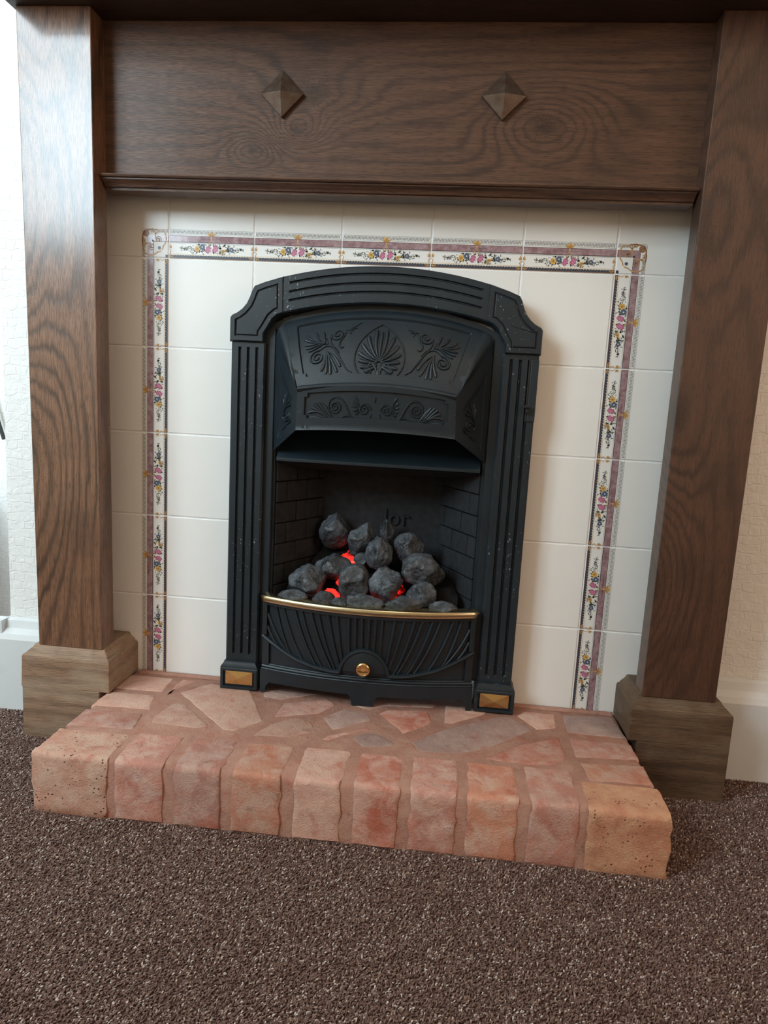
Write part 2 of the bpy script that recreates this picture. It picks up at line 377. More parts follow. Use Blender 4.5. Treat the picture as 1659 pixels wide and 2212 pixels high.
pm.from_pydata(vv, [], ff); pm.update(); pm.materials.append(M['carpet_backing'])
pile = bpy.data.objects.new('carpet_pile', pm); COL.objects.link(pile); pile.location = (0, 0, F+.0004)
tag(pile, 'brown flecked loop-pile carpet covering the floor around the hearth', 'carpet', kind='stuff')
ng = bpy.data.node_groups.new('pile', 'GeometryNodeTree')
ng.interface.new_socket('Geometry', in_out='INPUT', socket_type='NodeSocketGeometry'); ng.interface.new_socket('Geometry', in_out='OUTPUT', socket_type='NodeSocketGeometry')
gi = ng.nodes.new('NodeGroupInput'); go = ng.nodes.new('NodeGroupOutput')
dp = ng.nodes.new('GeometryNodeDistributePointsOnFaces'); dp.distribute_method = 'RANDOM'; dp.inputs['Density'].default_value = 270000; dp.inputs['Seed'].default_value = 3
ip = ng.nodes.new('GeometryNodeInstanceOnPoints'); og = ng.nodes.new('GeometryNodeObjectInfo'); og.inputs[0].default_value = tuft; 
rv = ng.nodes.new('FunctionNodeRandomValue'); rv.data_type = 'FLOAT_VECTOR'; rv.inputs[0].default_value = (-.35, -.35, -.6); rv.inputs[1].default_value = (.35, .35, 1.6)
rs = ng.nodes.new('FunctionNodeRandomValue'); rs.data_type = 'FLOAT'; rs.inputs[2].default_value = .55; rs.inputs[3].default_value = .95; rs.inputs['Seed'].default_value = 5
jg = ng.nodes.new('GeometryNodeJoinGeometry')
L = ng.links.new
L(gi.outputs[0], dp.inputs[0]); L(dp.outputs['Points'], ip.inputs['Points']); L(og.outputs['Geometry'], ip.inputs['Instance'])
L(rv.outputs[0], ip.inputs['Rotation']); L(rs.outputs[1], ip.inputs['Scale']); L(ip.outputs[0], jg.inputs[0]); L(gi.outputs[0], jg.inputs[0]); L(jg.outputs[0], go.inputs[0])
gm = pile.modifiers.new('pile', 'NODES'); gm.node_group = ng
tuft.location = (.4, -.16, F-.03); tuft.parent = pile; tuft.location = (.4, -.16, -.03)   # the sample tuft is buried under the hearth
tuft.name = 'tuft'

# left alcove: low painted cupboard and a hanging cable
b = MB(); b.box(-1.3, -.62, -.02, .345, F+.001, .26); b.box(-1.32, -.60, -.04, .345, .26, .285); 
cup = empty('alcove_cupboard', (-.96, .16, F)); tag(cup, 'low white painted cupboard in the alcove at the left edge', 'cupboard')
b = MB(); b.box(-1.3, -.62, -.02, .345, F, .26); build('carcass', b, 'cabinet_white', cup, bevel=.002)
b = MB(); b.box(-1.32, -.60, -.04, .347, .26, .285); build('top_board', b, 'cabinet_white', cup, bevel=.004)
b = MB(); pts = []
for k in range(25):
    u = k/24; pts.append(Vector((-.640+.095*u**2, .335, 1.0-.60*u)))
def tube(b, pts, rads, n=8, flat=1.0, mi=0):
    rows = []
    for i, p in enumerate(pts):
        d = (pts[min(i+1, len(pts)-1)]-pts[max(i-1, 0)]).normalized(); s = d.cross(Vector((0, 1, 0))); s = s.normalized() if s.length > 1e-4 else Vector((1, 0, 0)); u = s.cross(d)
        r = rads[i] if isinstance(rads, list) else rads
        rows.append([p+s*math.cos(2*math.pi*j/n)*r+u*math.sin(2*math.pi*j/n)*r*flat for j in range(n)])
    b.rings(rows, True, True, mi)
tube(b, pts, .0045)
tag(build('hanging_cable', b, 'black_rubber', smooth=True), 'thin black cable hanging against the white alcove wall', 'cable')

# ------------------------------------------------------------------ tiled back panel
T = .152
panel = empty('tiled_panel', (C, .004, 0)); tag(panel, 'cream glazed tile panel with floral printed border behind the black fire', 'tiling')
b = MB()
for x0, x1, z0, z1 in ((-.15, .155, -.012, .93), (.618, .905, -.012, .93), (.155, .618, .60, .93)): b.box(x0, x1, .0012, .0078, z0, z1)
build('grout', b, 'grout', panel)

# the printed border: local (a along 0..T, o outward 0..T)
def border_mesh():
    b = MB(); g = .0012
    def q(a0, a1, o0, o1, c, lay=0): b.add([(a0, lay, o0), (a1, lay, o0), (a1, lay, o1), (a0, lay, o1)], [(0, 1, 2, 3)], PRN.index(c))
    def ngon(cx, cz, r, n, c, lay, sx=1, sz=1, rot=0):
        b.add([(cx+r*sx*math.cos(rot+2*math.pi*i/n), lay, cz+r*sz*math.sin(rot+2*math.pi*i/n)) for i in range(n)], [tuple(range(n))], PRN.index(c))
    def leaf(x, z, ang, ln, wd, c, lay):
        d = Vector((math.cos(ang), math.sin(ang))); s = Vector((-d.y, d.x)); p = Vector((x, z))
        P = [p, p+d*ln*.5+s*wd/2, p+d*ln, p+d*ln*.5-s*wd/2]; b.add([(u.x, lay, u.y) for u in P], [(0, 1, 2, 3)], PRN.index(c))
    def stroke(P, wd, c, lay):
        for i in range(len(P)-1):
            p, r = Vector(P[i]), Vector(P[i+1]); d = (r-p); 
            if d.length < 1e-6: continue
            d.normalize(); s = Vector((-d.y, d.x))*wd/2; p = p-d*wd*.2; r = r+d*wd*.2
            b.add([(k.x, lay, k.y) for k in (p-s, r-s, r+s, p+s)], [(0, 1, 2, 3)], PRN.index(c))
    A0, A1 = g, T-g
    q(A0, A1, .0011, .0017, 'goldd'); q(A0, A1, .0017, .0063, 'navy'); q(A0, A1, .0076, .0081, 'gold')
    q(A0, A1, .0063, .0076, 'cream')
    q(A0, A1, .0257, .0261, 'rope'); q(A0, A1, .0272, .0283, 'dark'); q(A0, A1, .0283, .0382, 'maroon'); q(A0, A1, .0382, .0388, 'dark')
    q(A0, A1, .0404, .0408, 'dark'); q(A0, A1, .0408, .0412, 'cream', -.00004)
    k = A0+.006
    while k < A1-.008:      # diagonal ribbon over the navy band
        b.add([(k, -.0001, .0018), (k+.0007, -.0001, .0018), (k+.0027, -.0001, .0062), (k+.0020, -.0001, .0062)], [(0, 1, 2, 3)], PRN.index('rope'))
        b.add([(k+.0030, -.0001, .0062), (k+.0016, -.0001, .0062), (k+.0023, -.0001, .0042)], [(0, 1, 2)], PRN.index('cream'))
        k += .0046
    k = A0+.001
    while k < A1-.003:      # twisted rope
        b.add([(k, -.0001, .0420), (k+.0010, -.0001, .0420), (k+.0023, -.0001, .0470), (k+.0013, -.0001, .0470)], [(0, 1, 2, 3)], PRN.index('rope')); k += .0024
    q(A0, A1, .0479, .0483, 'rope')
    rnd = random.Random(3); mz = .0172; L1, L2, L3, L4 = -.00012, -.00018, -.00024, -.0003
    # garland, centred
    for side, x0, x1 in ((-1, .022, .052), (1, .102, .132)):
        for i in range(19):
            x = x0+(x1-x0)*i/18; e = (i/18 if side < 0 else 1-i/18); amp = .0015+.0060*e**.7
            stroke([(x, mz), (x+.002*side, mz+rnd.uniform(-1, 1)*amp)], .00035, 'green', L1)
            leaf(x, mz+rnd.uniform(-1, 1)*amp, rnd.uniform(0, 6.28), .0036, .0016, rnd.choice(['olive', 'green', 'dark', 'olive']), L1)
            leaf(x, mz+rnd.uniform(-1, 1)*amp, rnd.uniform(0, 6.28), .0030, .0014, 'olive', L1)
        stroke([(x0, mz), (x1, mz)], .0004, 'green', L1)
    for i in range(90):
        x = rnd.uniform(.050, .108); leaf(x, mz+rnd.uniform(-.0062, .0062), rnd.uniform(0, 6.28), .0050, .0022, rnd.choice(['green', 'olive', 'green']), L1)
    stroke([(.048, .009), (.057, .0165)], .0006, 'olive', L1); stroke([(.056, .0235), (.064, .0245)], .0005, 'olive', L1); stroke([(.100, .0145), (.110, .0235)], .0006, 'olive', L1)
    def rose(x, z, r):
        for i in range(7): ngon(x+r*.62*math.cos(i*.9), z+r*.62*math.sin(i*.9), r*.46, 7, 'pink' if i % 3 else 'cream', L2)
        ngon(x, z, r*.72, 9, 'pink', L2-.00002)
        for i, (rr, a0) in enumerate(((.85, .3), (.55, 2.2), (.55, 4.6), (.28, .5))):
            stroke([(x+r*rr*math.cos(a0+j*.45), z+r*rr*math.sin(a0+j*.45)) for j in range(5)], .0007, 'rose', L3)
    rose(.0705, .0162, .0060); rose(.0835, .0172, .0062)
    def bloom(x, z, r, c, ctr, n=6):
        for i in range(n): ngon(x+r*.6*math.cos(i*6.283/n), z+r*.6*math.sin(i*6.283/n), r*.42, 6, c, L2)
        for i in range(n): stroke([(x+r*.25*math.cos((i+.5)*6.283/n), z+r*.25*math.sin((i+.5)*6.283/n)), (x+r*.85*math.cos((i+.5)*6.283/n), z+r*.85*math.sin((i+.5)*6.283/n))], .0004, 'olive' if c != 'yellow' else 'goldd', L3)
        ngon(x, z, r*.25, 6, ctr, L4)
    bloom(.0600, .0205, .0050, 'blue', 'cream'); bloom(.0510, .0172, .0052, 'yellow', 'goldd'); bloom(.1120, .0172, .0046, 'blue', 'yellow', 5)
    for a in (-.9, -.4, .1, .6): leaf(.0945, .0165, a-.6, .0085, .0030, 'gold' if a < .3 else 'yellow', L2)
    # gold anthemion at the middle of the tile, halves at the joints
    def anth(x, sgn=0):
        for a in (-1.15, -.6, 0, .6, 1.15):
            if sgn and a*sgn < -.1: continue
            leaf(x, .0388, math.pi/2+a, .0092, .0036, 'gold' if abs(a) != .6 else 'yellow', L2); 
        leaf(x, .0410, -math.pi/2, .0100, .0032, 'gold', L2)
        for s in (-1, 1):
            if sgn and s != -sgn: continue
            stroke([(x+s*.0005, .0315), (x+s*.003, .0290), (x+s*.0048, .0265), (x+s*.0040, .0240), (x+s*.0022, .0250)], .0009, 'gold', L2)
            stroke([(x+s*.002, .0345), (x+s*.008, .0325), (x+s*.014, .0345), (x+s*.018, .0325)], .0005, 'dark', L2)
    anth(T/2)
    for x, s in ((A0, -1), (A1, 1)):
        for k, ang in enumerate((2.0, 2.6, 3.2)):
            a = ang if s > 0 else math.pi-ang
            leaf(x, .018, a, .0070-.001*k, .0024, 'gold', L2)
        stroke([(x, .016), (x-s*.0028, .012), (x-s*.0010, .0085), (x-s*.0040, .0050), (x-s*.0060, .0022)], .0010, 'gold', L2)
        leaf(x, .0040, math.pi if s > 0 else 0, .0080, .0040, 'gold', L2)
    return b
def corner_mesh():   # a, o both measured outward from the inner corner (0..T); square motif 0..~.049
    b = MB(); L1, L2, L3 = -.00012, -.0002, -.00028
    def q(a0, a1, o0, o1, c, lay=0): b.add([(a0, lay, o0), (a1, lay, o0), (a1, lay, o1), (a0, lay, o1)], [(0, 1, 2, 3)], PRN.index(c))
    def stroke(P, wd, c, lay):
        for i in range(len(P)-1):
            p, r = Vector(P[i]), Vector(P[i+1]); d = (r-p).normalized(); s = Vector((-d.y, d.x))*wd/2; p = p-d*wd*.2; r = r+d*wd*.2
            b.add([(k.x, lay, k.y) for k in (p-s, r-s, r+s, p+s)], [(0, 1, 2, 3)], PRN.index(c))
    def ng(x, z, r, n, c, lay): b.add([(x+r*math.cos(6.283*i/n), lay, z+r*math.sin(6.283*i/n)) for i in range(n)], [tuple(range(n))], PRN.index(c))
    g = .0012
    for sw in (0, 1):
        Q = (lambda a0, a1, o0, o1, c, l=0: q(a0, a1, o0, o1, c, l)) if not sw else (lambda a0, a1, o0, o1, c, l=0: q(o0, o1, a0, a1, c, l))
        Q(g, .030, .0283, .0385, 'maroon'); Q(g, .030, .0272, .0281, 'dark'); Q(g, .047, .0475, .0480, 'goldd')
        k = g
        while k < .030:
            P = [(k, .0420), (k+.0010, .0420), (k+.0023, .0470), (k+.0013, .0470)]
            if sw: P = [(v, u) for u, v in P]
            b.add([(u, -.0001, v) for u, v in P], [(0, 1, 2, 3)], PRN.index('rope')); k += .0024
    q(.030, .0385, .0283, .0385, 'maroon', -.00005); q(.0015, .006, .0015, .006, 'navy')
    ng(.041, .041, .0058, 12, 'goldd', L1); ng(.041, .041, .0040, 10, 'maroon', L2)
    def spiral(cx, cz, r0, r1, a0, turns, n=26): return [(cx+(r0+(r1-r0)*i/(n-1))*math.cos(a0+turns*6.283*i/(n-1)), cz+(r0+(r1-r0)*i/(n-1))*math.sin(a0+turns*6.283*i/(n-1))) for i in range(n)]
    for sw in (0, 1):
        def P(L): return [(v, u) for u, v in L] if sw else L
        stroke(P(spiral(.019, .031, .001, .0058, 0, 1.6)), .0015, 'gold', L2)
        stroke(P([(.0245, .033), (.0240, .040), (.018, .0455), (.010, .0450), (.006, .040), (.0045, .033), (.0065, .025), (.010, .020), (.012, .014)]), .0018, 'gold', L2)
        stroke(P([(.024, .041), (.028, .045), (.034, .046)]), .0022, 'gold', L2); stroke(P([(.046, .040), (.048, .030), (.047, .020)]), .0018, 'goldd', L2)
        stroke(P(spiral(.041, .0405, .001, .0035, 1, 1.1, 12)), .0010, 'gold', L3)
    ng(.017, .017, .0030, 6, 'blue', L3); ng(.017, .017, .0012, 5, 'navy', L3-.0001)
    return b
bm_b, bm_c = border_mesh(), corner_mesh()
PM = ['print_'+k for k in PRN]
def tile_mb(x0, x1, z0, z1):
    b = MB(); b.box(x0, x1, 0, .006, z0, z1); return b
g = .0012
def make_tile(i, j, x0=None, x1=None, z0=None, z1=None):
    X0 = i*T+g if x0 is None else x0; X1 = (i+1)*T-g if x1 is None else x1; Zb = j*T+g if z0 is None else z0; Zt = (j+1)*T-g if z1 is None else z1
    o = build('tile', tile_mb(X0, X1, Zb, Zt), 'tile', panel, bevel=.0012, seg=2)
    return o
dec_me = {}
def add_print(tile, key, fn):
    src = bm_c if key[0] == 'c' else bm_b
    b = MB(); b.f = src.f; b.m = src.m; b.v = [fn(a, y, o) for a, y, o in src.v]
    o = build('printed_border', b, PM, tile)
    o['label'] = 'glazed floral print of roses, gold scrolls and bands'
YP = -.00015
for j in range(6):
    for i in range(-1, 6):
        if 1 <= i <= 3 and j < 4: continue
        kw = {}
        if i == -1: kw['x0'] = -.128
        if i == 5: kw['x1'] = .890
        if j == 5: kw['z1'] = .912
        if j == 0: kw['z0'] = .0015
        tl = make_tile(i, j, **kw)
        if j == 5 and 0 <= i <= 4: add_print(tl, 't', lambda a, y, o, i=i: (i*T+a, y+YP, 5*T+o))
        if j == 5 and i == -1: add_print(tl, 'cl', lambda a, y, o: (-a, y+YP, 5*T+o))
        if j == 5 and i == 5: add_print(tl, 'cr', lambda a, y, o: (5*T+a, y+YP, 5*T+o))
        if j < 5 and i == -1: add_print(tl, 'l', lambda a, y, o, j=j: (-o, y+YP, j*T+a))
        if j < 5 and i == 5: add_print(tl, 'r', lambda a, y, o, j=j: (5*T+o, y+YP, (j+1)*T-a))

# ------------------------------------------------------------------ brick hearth
hearth = empty('brick_hearth', (C, -.16, F)); tag(hearth, 'raised hearth of worn pink bricks and crazy paving under the fire', 'hearth')
HX0, HX1 = -.066, .8405
def wobble_outline(P, step=.012, amp=.0016, seed=0):
    out = []; n = len(P)
    for i in range(n):
        p, q = Vector(P[i]), Vector(P[(i+1) % n]); k = max(1, int((q-p).length/step))
        for s in range(k):
            r = p.lerp(q, s/k); nn = noise.noise_vector(Vector((r.x*60, r.y*60, seed*3.1)))
            out.append((r.x+nn.x*amp, r.y+nn.y*amp))
    return out
b = MB()
out = wobble_outline([(HX0+.0015, -.3200), (HX1-.0015, -.3162), (HX1-.002, .003), (HX0+.002, .003)], .02, .001)
b.rings([[(x, y, F) for x, y in out], [(x, y, -.008) for x, y in out], [(x, y, -.0040) for x, y in poly_inset(out, .0030)], [(x, y, -.0003) for x, y in poly_inset(out, .0080)]])
build('mortar_bed', b, 'mortar', hearth, smooth=True, angle=40)
for fx0, fx1 in ((HX0+.016, C-.268), (C+.268, .832)):
    b = MB(); b.box(fx0, fx1, -.0135, -.0004, -.003, .0036); build('mortar_fillet', b, 'mortar', hearth, bevel=.003)
def paver(P, mat, h=.0010, seed=0):
    b = MB(); P = poly_inset(P, .0018); o = wobble_outline(P, .010, .0022, seed); 
    if sum(o[i][0]*o[(i+1) % len(o)][1]-o[(i+1) % len(o)][0]*o[i][1] for i in range(len(o))) < 0: o = o[::-1]
    b.rings([[(x, y, -.02) for x, y in o], [(x, y, h-.0035) for x, y in o], [(x, y, h-.0008) for x, y in poly_inset(o, .0014)], [(x, y, h) for x, y in poly_inset(o, .004)]])
    return build('brick', b, mat, hearth, smooth=True, angle=60)
PV = [([(-.064, -.022), (.026, -.020), (.030, -.087), (-.064, -.090)], 'brick_pale'),
 ([(-.065, -.101), (.024, -.097), (.040, -.158), (-.066, -.163)], 'brick_pale'),
 ([(-.066, -.173), (.036, -.171), (.047, -.230), (-.067, -.236)], 'brick'),
 ([(.062, -.125), (.085, -.118), (.157, -.193), (.136, -.207), (.058, -.202), (.052, -.182)], 'brick_pale'),
 ([(.056, -.082), (.096, -.028), (.178, -.040), (.236, -.158), (.198, -.204), (.178, -.203), (.083, -.107)], 'brick_pale'),
 ([(.040, -.022), (.075, -.020), (.050, -.070), (.042, -.100), (.036, -.060)], 'brick'),
 ([(.246, -.163), (.281, -.130), (.312, -.143), (.331, -.178), (.284, -.206), (.227, -.212)], 'brick_pale'),
 ([(.247, -.084), (.322, -.045), (.344, -.075), (.319, -.114), (.245, -.144)], 'brick'),
 ([(.195, -.030), (.310, -.030), (.240, -.076), (.205, -.068)], 'brick_grey'),
 ([(.324, -.126), (.356, -.082), (.402, -.093), (.410, -.121), (.350, -.171)], 'brick_grey'),
 ([(.345, -.182), (.405, -.140), (.415, -.152), (.372, -.182), (.350, -.206), (.335, -.204)], 'brick'),
 ([(.382, -.184), (.400, -.166), (.422, -.160), (.458, -.188), (.456, -.201), (.404, -.214)], 'brick_grey'),
 ([(.416, -.088), (.434, -.069), (.503, -.060), (.515, -.107), (.466, -.160)], 'brick_red'),
 ([(.375, -.030), (.520, -.028), (.512, -.050), (.430, -.060), (.400, -.082), (.370, -.070)], 'brick_grey'),
 ([(.477, -.183), (.530, -.125), (.612, -.065), (.641, -.049), (.677, -.085), (.677, -.104), (.598, -.183), (.551, -.207), (.494, -.211)], 'brick_grey'),
 ([(.528, -.104), (.530, -.030), (.615, -.030), (.600, -.060), (.545, -.105)], 'brick_pale'),
 ([(.655, -.048), (.672, -.026), (.728, -.026), (.725, -.085), (.687, -.098)], 'brick_pale'),
 ([(.614, -.187), (.652, -.153), (.722, -.113), (.724, -.190), (.695, -.212), (.652, -.218), (.589, -.214)], 'brick_red'),
 ([(.738, -.026), (.832, -.014), (.838, -.100), (.736, -.098)], 'brick_grey'),
 ([(.735, -.111), (.839, -.116), (.839, -.170), (.734, -.181)], 'brick'),
 ([(.738, -.192), (.840, -.184), (.840, -.243), (.743, -.247)], 'brick_orange')]
for k, (P, m) in enumerate(PV): paver(P, m, .0004+.0009*random.random(), k+20)
# front row: header bricks turning the edge
XB = [(-.067, .0485), (.0565, .1315), (.1455, .2165), (.2300, .3040), (.3200, .3910), (.4055, .4720), (.4845, .5535), (.5655, .6380), (.6500, .7210), (.7290, .8405)]
MT = ['brick_end', 'brick', 'brick', 'brick_orange', 'brick_pale', 'brick_red', 'brick', 'brick_orange', 'brick', 'brick_yellow']
for k, ((x0, x1), m) in enumerate(zip(XB, MT)):
    yb = -.238+.018*x0 + (.0 if k % 2 else .003); yf = -.3225+.0038*k/9 - (.0012 if k == 9 else 0)
    if k > 0: x0 += .0022
    if k < 9: x1 -= .0022
    if k == 0: yb = -.246
    if k == 9: yb = -.249
    b = MB(); rows = []; nx, nz_, ny = 8, 8, 7
    prof = [(yf, F+.006)]+[(yf, F+.006+(-.008-F-.006)*i/nz_) for i in range(1, nz_+1)]+[(yf+.0012, -.0035), (yf+.004, -.0006), (yf+.009, .0006)]+[(yf+.009+(yb-yf-.011)*i/ny, .0008) for i in range(1, ny+1)]+[(yb, -.002), (yb, -.02)]
    if k in (0, 9): prof = [(yf+.002, F), (yf, F+.005)]+prof[1:]
    pr = prof + [(yb, F+.006)]
    for i in range(nx+5):
        u = [0, .0, .035][i] if i < 3 else ([.965, 1, 1][i-nx-2] if i > nx+1 else (i-2)/(nx-.0+0))
        u = min(max(u, 0), 1); x = x0+(x1-x0)*u; edge = (.006 if i in (0, nx+4) else (.0012 if i in (1, nx+3) else 0))
        rows.append([])
        for (y, z) in pr:
            p = Vector((x, y, z)); w_ = noise.noise(p*40+Vector((k*5, 0, 0)))*.0022+noise.noise(p*150)*.0006
            yy = y+edge; zz2 = z-edge*.6
            if y < yb-.01: yy += w_
            if z > -.03: zz2 += w_*.45
            xx = x+noise.noise(Vector((k*3+(0 if u < .5 else 9), y*55, z*55)))*.0040*(1 if (u < .06 or u > .94) else 0)
            rows[-1].append((xx, yy, zz2))
    b.rings(rows); o = build('brick', b, m, hearth, smooth=True, angle=50)
    o['label'] = {0: 'pitted sandy brick at the left front corner', 9: 'rough yellowish brick at the right front corner', 5: 'dark red brick near the middle of the front edge'}.get(k, 'worn pink brick on the front edge')

# ------------------------------------------------------------------ oak surround
sur = empty('oak_fire_surround', (C, -.05, F)); tag(sur, 'dark oak fireplace surround with two posts, frieze board and shelf', 'fireplace surround')
def skew(b, xb0, xb1, zb, xt0, xt1, zt, y0, y1, n=1):
    for k in range(n):
        u, v = k/n, (k+1)/n; f = lambda a, c, s: a+(c-a)*s
        z0, z1 = f(zb, zt, u), f(zb, zt, v)
        b.hexa([(f(xb0, xt0, u), y0, z0), (f(xb1, xt1, u), y0, z0), (f(xb1, xt1, u), y1, z0), (f(xb0, xt0, u), y1, z0), (f(xb0, xt0, v), y0, z1), (f(xb1, xt1, v), y0, z1), (f(xb1, xt1, v), y1, z1), (f(xb0, xt0, v), y1, z1)])
ZT = 1.108
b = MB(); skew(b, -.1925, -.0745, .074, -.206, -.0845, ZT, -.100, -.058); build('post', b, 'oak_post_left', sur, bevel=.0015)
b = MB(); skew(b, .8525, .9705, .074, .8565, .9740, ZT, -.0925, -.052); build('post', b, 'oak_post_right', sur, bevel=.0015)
b = MB(); skew(b, -.1905, -.125, .076, -.204, -.128, ZT, -.058, -.0005); build('backing_batten', b, 'oak_back', sur)
b = MB(); skew(b, .892, .969, .076, .895, .972, ZT, -.052, -.0005); build('backing_batten', b, 'oak_back', sur)
b = MB(); b.box(-.128, .895, -.0600, -.034, .872, ZT); build('frieze_board', b, 'oak_frieze', sur, bevel=.001)
# moulding at the foot of the frieze
prof = [(-.034, .851), (-.066, .851), (-.0665, .8545), (-.070, .8555), (-.072, .859), (-.077, .8625), (-.0805, .8645), (-.0805, .8665), (-.085, .867), (-.0865, .869), (-.0855, .871), (-.064, .8725), (-.0625, .8790), (-.034, .8790)]
b = MB(); b.rings([[(x, y, z) for y, z in prof] for x in (-.079, .8515)]); build('moulding', b, 'oak_trim', sur, smooth=True, angle=28)
b = MB(); b.box(-.128, .895, -.034, -.0005, .885, ZT); build('backing_batten', b, 'oak_back', sur)
prof = [(.004, ZT), (-.185, ZT), (-.188, ZT+.003), (-.188, ZT+.022), (-.184, ZT+.026), (.004, ZT+.026)]
b = MB(); b.rings([[(x, y, z) for y, z in prof] for x in (-.2145, .985)]); build('mantel_shelf', b, 'oak_shelf_shaded', sur, bevel=.001)
# plinth blocks
def plinth(x0, x1, yf, nx0, nx1, mat, px0, px1, pyf):
    b = MB()
    outer = lambda d, z: [(x0+d, yf+d, z), (x1-d, yf+d, z), (x1-d, -.0005, z), (x0+d, -.0005, z)]
    steps = [(0, .0018), (0, .055), (.0008, .0585), (.003, .0605), (.0055, .061), (.0062, .0635), (.0095, .0665), (.0135, .0705), (.0155, .0745), (.0185, .0765)]
    b.rings([outer(d, z) for d, z in steps])
    b.hexa([(nx0, yf, F), (nx1, yf, F), (nx1, -.0005, F), (nx0, -.0005, F), (nx0, yf, .0018), (nx1, yf, .0018), (nx1, -.0005, .0018), (nx0, -.0005, .0018)])
    return build('plinth_block', b, mat, sur, bevel=.0012)
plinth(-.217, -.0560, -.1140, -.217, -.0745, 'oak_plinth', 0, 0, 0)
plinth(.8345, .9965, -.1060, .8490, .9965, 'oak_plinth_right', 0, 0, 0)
# diamond studs
for sx, sz, hw in ((.2105, 1.0005, .0343), (.5555, 1.0015, .0340)):
    b = MB(); yb = -.060; P = [(sx-hw, sz), (sx, sz-hw), (sx+hw, sz), (sx, sz+hw)]
    b.rings([[(x, yb, z) for x, z in P], [(x, yb-.006, z) for x, z in P]], True, False)
    o = len(b.v); b.v += [(x, yb-.006, z) for x, z in P]+[(sx, yb-.0175, sz)]
    for i in range(4): b.f.append((o+i, o+(i+1) % 4, o+4)); b.m.append(0)
    build('diamond_stud', b, 'oak_stud', sur, bevel=.0007)

# ------------------------------------------------------------------ cast iron fire
fire = empty('gas_fire', (C, -.03, 0.0)); tag(fire, 'black cast iron gas fire with arched hood, brass rail and glowing coals', 'fireplace')
ID = ['iron']
def mp(sx):    # fire plane mapper, sx mirrors
    return lambda x, z, h: (C+sx*x, -h, z)
for sx in (-1, 1):
    m = mp(sx)
    # pilaster: fluted shaft
    X0, X1, Zb, Zt, Y = .199, .2585, .052, .6205, .040
    b = MB(); cx = [.2140, .2288, .2436]
    def section(groove):
        P = [(X0, .0), (X0, Y-.003), (X0+.003, Y)]
        for c in cx:
            w2 = .0027; P += [(c-w2, Y), (c-w2+.0006, Y-groove*.55), (c-.0008, Y-groove), (c+.0008, Y-groove), (c+w2-.0006, Y-groove*.55), (c+w2, Y)]
        return P+[(X1-.003, Y), (X1, Y-.003), (X1, 0)]
    st = [(Zb, 0), (.0645, 0), (.0675, .0048), (.6095, .0048), (.6125, 0), (Zt, 0)]
    b.rings([[m(x, z, h) for x, h in section(gv)] for z, gv in st])
    build('pilaster', b, 'iron', fire, smooth=True, angle=30)
    # corner block with a sunk outline
    P = [(.2015, .6205), (.2605, .6205), (.2605, .6595), (.2575, .6640), (.2485, .6685), (.2400, .6750), (.2325, .6840), (.2272, .6950), (.2240, .7045), (.2195, .7125), (.2030, .7190), (.1700, .7295), (.1685, .6700), (.1790, .6662), (.1870, .6590), (.1950, .6450), (.2015, .6350)]
    b = MB(); relief_prism(b, P, [(0, 0), (0, .0425), (.0012, .0450), (.0022, .0460), (.0088, .0460), (.0092, .0430), (.0108, .0430), (.0116, .0452), (.0125, .0458)], m)
    build('corner_block', b, 'iron', fire, smooth=True, angle=30)
    # foot block with brass plaque
    P = [(.1955, .0018), (.2650, .0018), (.2650, .0425), (.1955, .0425)]
    b = MB(); relief_prism(b, P, [(0, 0), (0, .0485), (.0020, .0505), (.0058, .0505), (.0064, .0455)], m)
    b.rings([[m(x, z, h) for x, h in ((.1955+d, 0), (.1955+d, .0505-d*.8), (.265-d, .0505-d*.8), (.265-d, 0))] for z, d in ((.0425, .0012), (.0460, .0020), (.0500, .0050), (.0535, .0062))])
    build('foot_block', b, 'iron', fire, smooth=True, angle=30)
    b = MB(); x0, x1, z0, z1, yy = .2052, .2555, .0110, .0360, .0485
    V = [(x0, z0, yy), (x1, z0, yy), (x1, z1, yy), (x0, z1, yy), ((x0+x1)/2, (z0+z1)/2+.0, yy+.0042)]
    b.rings([[m(x, z, .044) for x, z, _ in V[:4]], [m(*p) for p in V[:4]]], True, False)
    o = len(b.v); b.v += [m(*p) for p in V]
    for i in range(4): b.f.append((o+i, o+(i+1) % 4, o+4)); b.m.append(0)
    build('brass_plaque', b, 'brass_bright', fire, bevel=.0003)
# arch with three flutes
b = MB(); us = [(0, 0, 0), (0, 1, 0), (.04, 1.06, 0)]
for c in (.31, .545, .785): us += [(c-.036, 1.06, 0), (c-.028, 1.06, .6), (c-.008, 1.06, 1), (c+.012, 1.06, 1), (c+.030, 1.06, .5), (c+.036, 1.06, 0)]
us += [(.955, 1.06, 0), (1, .97, 0), (1, 0, 0)]
xs = [-.170, -.161, -.159]+[-.158+.316*i/36 for i in range(37)]+[.159, .161, .170]
rows = []
for x in xs:
    e = 1-(x/.170)**2; zi = .670+.0212*e; zo = .7295+.0220*e; gd = .0040 if abs(x) <= .1581 else (.002 if abs(x) < .16 else 0)
    rows.append([(C+x, -(.0415*h-gd*d) if h else 0, zi+(zo-zi)*u) for u, h, d in us])
b.rings(rows); build('arch_band', b, 'iron', fire, smooth=True, angle=32)
